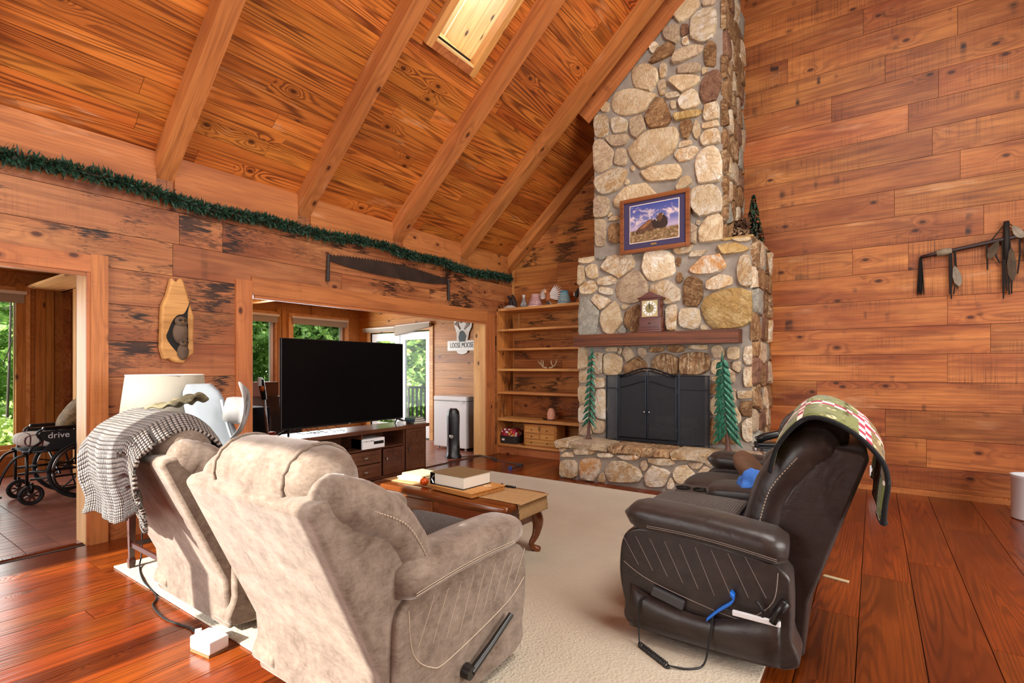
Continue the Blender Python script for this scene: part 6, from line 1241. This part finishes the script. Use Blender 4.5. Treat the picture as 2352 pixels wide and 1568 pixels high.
sd = thing('smoke_detector', 'round white smoke detector on the sun room ceiling', 'smoke detector', (-7.6, 4.0, 2.56)); MB().lathe([(.07, 0), (.07, -.03), (.05, -.05), (.001, -.05)], n=24).build('body', M['plastic_w'], sd, smooth=2); MB().lathe([(.072, -.01), (.072, -.022)], n=24).build('vent_ring', M['black'], sd)
# stick vacuum, boxes and red case behind the television
vc = thing('stick_vacuum', 'chrome stick vacuum with orange button leaning in the sun room', 'vacuum', (-5.90, 3.27, 0), R(20))
MB().tube([(0, .10, .06), (0, -.02, .98)], .016, 10).build('tube', M['chrome'], vc, smooth=2); MB().tube([(0, -.02, .98), (.0, -.05, 1.12), (0, -.07, 1.22)], [.03, .034, .03], 10).build('body', M['black'], vc, smooth=2)
MB().ball((.02, -.07, 1.11), (.025, .025, .035)).build('button', flat('orange_button', 'd86a1c', .4), vc, smooth=True); MB().tube([(0, -.09, 1.14), (0, -.09, 1.24)], .024, 10).build('bin', M['plastic_w'], vc, smooth=2); MB().box((0, .12, .04), (.24, .10, .07)).build('floor_head', M['black'], vc, bevel=.015)
BX = [('dark cardboard box at the bottom of the sun room box pile', (-7.5, 4.35, 0), (.5, .5, .42), '3a2820'), ('dark box in the middle of the sun room box pile', (-7.52, 4.32, .421), (.45, .44, .24), '2c201c'), ('small brown box higher in the sun room box pile', (-7.56, 4.24, .662), (.36, .34, .26), '4a3428'), ('topmost open cardboard box of the sun room box pile', (-7.58, 4.18, .923), (.30, .28, .22), '7a5844')]
for lb, l, d, c_ in BX:
    o = thing('cardboard_box', lb, 'box', l, R(6), 'boxes piled in the sun room'); MB().bar((-d[0]/2, -d[1]/2, 0), (d[0]/2, d[1]/2, d[2]-.002)).build('carton', flat('carton_'+c_, c_, .85, bump=.1), o, bevel=.004); MB().bar((-d[0]/2, -.025, d[2]-.002), (d[0]/2, .025, d[2]-.0005)).build('tape', flat('tape_'+c_, '6a5a48', .4), o)
rb = thing('red_case', 'red plastic tool case standing in the sun room', 'case', (-6.3, 3.30, 0), R(15)); MB().bar((-.2, -.22, 0), (.2, .22, .42)).build('lower_shell', flat('red_plastic', 'a03a2c', .45), rb, bevel=.02); MB().bar((-.2, -.22, .425), (.2, .22, .55)).build('lid', flat('red_plastic_lid', 'b04434', .45), rb, bevel=.02); MB().box((.205, 0, .43), (.012, .08, .05)).build('clasp', M['plastic_w'], rb)
nb_ = MB().bar((-.18, -.15, 0), (.18, .15, .32)).build('navy_bin', flat('navy_fabric', '1c2638', .8, bump=.2), None, bevel=.01); nb_.location = (-6.3, 3.30, .5505); tag(nb_, 'dark navy storage bin on top of the red case', 'bin')
# ---------------------------------------------------------------- wheelchair in the sun room
wh_ = thing('wheelchair', 'black folding wheelchair with plaid cushion in the sun room', 'wheelchair', (-7.0, 1.62, 0), R(180))
# local: front = +y (so it faces -Y in the room), x = side
def wheel(par, x, y, r, tyre, rim, spokes, nm, hubm, tr=.018):
    P = lambda rad, a: (x, y+rad*math.cos(a), r+rad*math.sin(a)); ring = [R(d) for d in range(0, 361, 10)]
    w_ = MB().tube([P(r-tr, a) for a in ring], tr, 8).build(nm, tyre, par, smooth=True)
    MB().tube([P(r-tr*2.2, a) for a in ring], tr*.45, 6).build('rim', rim, w_, smooth=True)
    s_ = MB()
    for k in range(spokes): a = 2*math.pi*k/spokes+.3; s_.tube([P(.02, a), P(r-tr*2.2, a)], [.010, .007], 6)
    s_.cyl((x-.03, y, r), (x+.03, y, r), .025); s_.build('spokes', hubm, w_); return w_
for s in (-1, 1):
    wheel(wh_, s*.27, -.17, .305, M['blackmat'], M['chrome'], 6, 'wheel', M['blackmat'])
    w_ = MB().tube([(s*.31, -.17+.26*math.cos(R(d)), .305+.26*math.sin(R(d))) for d in range(0, 361, 10)], .009, 6).build('push_rim', M['black'], wh_, smooth=True)
    wheel(wh_, s*.23, .24, .10, M['blackmat'], flat('caster_brown_%d' % s, '3a1e16', .5), 8, 'caster', flat('caster_hub_%d' % s, '3a1e16', .5), .016)
    MB().tube([(s*.23, .24, .10), (s*.25, .24, .22)], .015).tube([(s*.22, .27, .20), (s*.22, .27, .52)], .013).tube([(s*.22, -.22, .30), (s*.22, -.22, .98)], .013).tube([(s*.22, -.22, .52), (s*.22, .30, .52)], .013).tube([(s*.22, -.20, .32), (s*.22, .27, .32)], .013).tube([(s*.22, -.22, .25), (s*.22, .25, .25)], .011).tube([(s*.22, -.22, .98), (s*.22, -.33, .98)], .016).build('side_frame', M['black'], wh_, smooth=True)
    MB().tube(spline([(s*.22, .27, .50), (s*.2, .36, .46), (s*.18, .44, .30), (s*.17, .48, .12)], 5), .012, 6).build('leg_rest', M['black'], wh_, smooth=True); MB().box((s*.11, .52, .11), (.16, .16, .02)).build('foot_plate', M['black'], wh_, bevel=.005)
    MB().box((s*.235, -.02, .745), (.05, .36, .035)).build('arm_pad', M['black'], wh_, bevel=.012)
    p_ = MB().prism([(-.20, .53), (.15, .53), (.10, .60), (.20, .66), (.17, .72), (-.20, .72)], -.006, .006, Matrix.Translation((s*.235, 0, 0)) @ Matrix(((0, 0, 1, 0), (1, 0, 0, 0), (0, 1, 0, 0), (0, 0, 0, 1)))).build('side_guard', M['blackmat'], wh_)
    MB().tube(spline([(s*.235, .16, .735), (s*.235, .20, .70), (s*.235, .17, .62), (s*.235, .24, .56), (s*.235, .26, .50)], 4), .011, 6).build('arm_frame', M['black'], wh_, smooth=True)
text('drive', .085, M['plastic_w'], wh_, (-.2425, .12, .645), (R(90), 0, R(-90)), 'lettering', .0008)
text('drive', .085, M['plastic_w'], wh_, (.2425, -.12, .645), (R(90), 0, R(90)), 'lettering', .0008)
for sg_ in (-1, 1): MB().tube([(-sg_*.22, .02, .28), (sg_*.22, .02, .50)], .011, 6).build('cross_brace', M['black'], wh_)
MB().bar((-.22, -.2, .515), (.22, .28, .53)).build('seat_sling', M['blackmat'], wh_); MB().bar((-.22, -.235, .56), (.22, -.22, .95)).build('back_sling', M['blackmat'], wh_)
def plaid():
    t = NT('plaid_cloth'); v = t.coord(); br = t.node('TexBrick', {'Vector': t.mapping(v, (1, 1, 1), rot=(0, 0, R(90))), 'Color1': srgb('cfc6bc'), 'Color2': srgb('d8d0c6'), 'Mortar': srgb('5a3a3c'), 'Scale': 1., 'Mortar Size': .006, 'Brick Width': .09, 'Row Height': .09}, offset=0.0)
    return t.done(br.outputs[0], .9, t.bump(t.noise(v, 14, 3), .5, .02))
c = MB(); cushion(c, (0, 0, 0), (.45, .52, .15), 3.5); o = c.build('plaid_cushion', plaid(), None, smooth=True); o.location = (-7.0, 1.56, .62); o.rotation_euler = (R(-3), 0, 0); tag(o, 'cream plaid cushion on the wheelchair seat', 'cushion')
c = MB(); cushion(c, (0, 0, 0), (.40, .40, .15), 2.6, Matrix.Rotation(R(58), 3, 'X')); o = c.build('camouflage_pillow', suede('camo_print', '2a2418', 'a8885c', .05, .8, 2.2), None, smooth=True); o.location = (-7.0, 1.76, .86); tag(o, 'camouflage print pillow leaning on the wheelchair back', 'pillow')
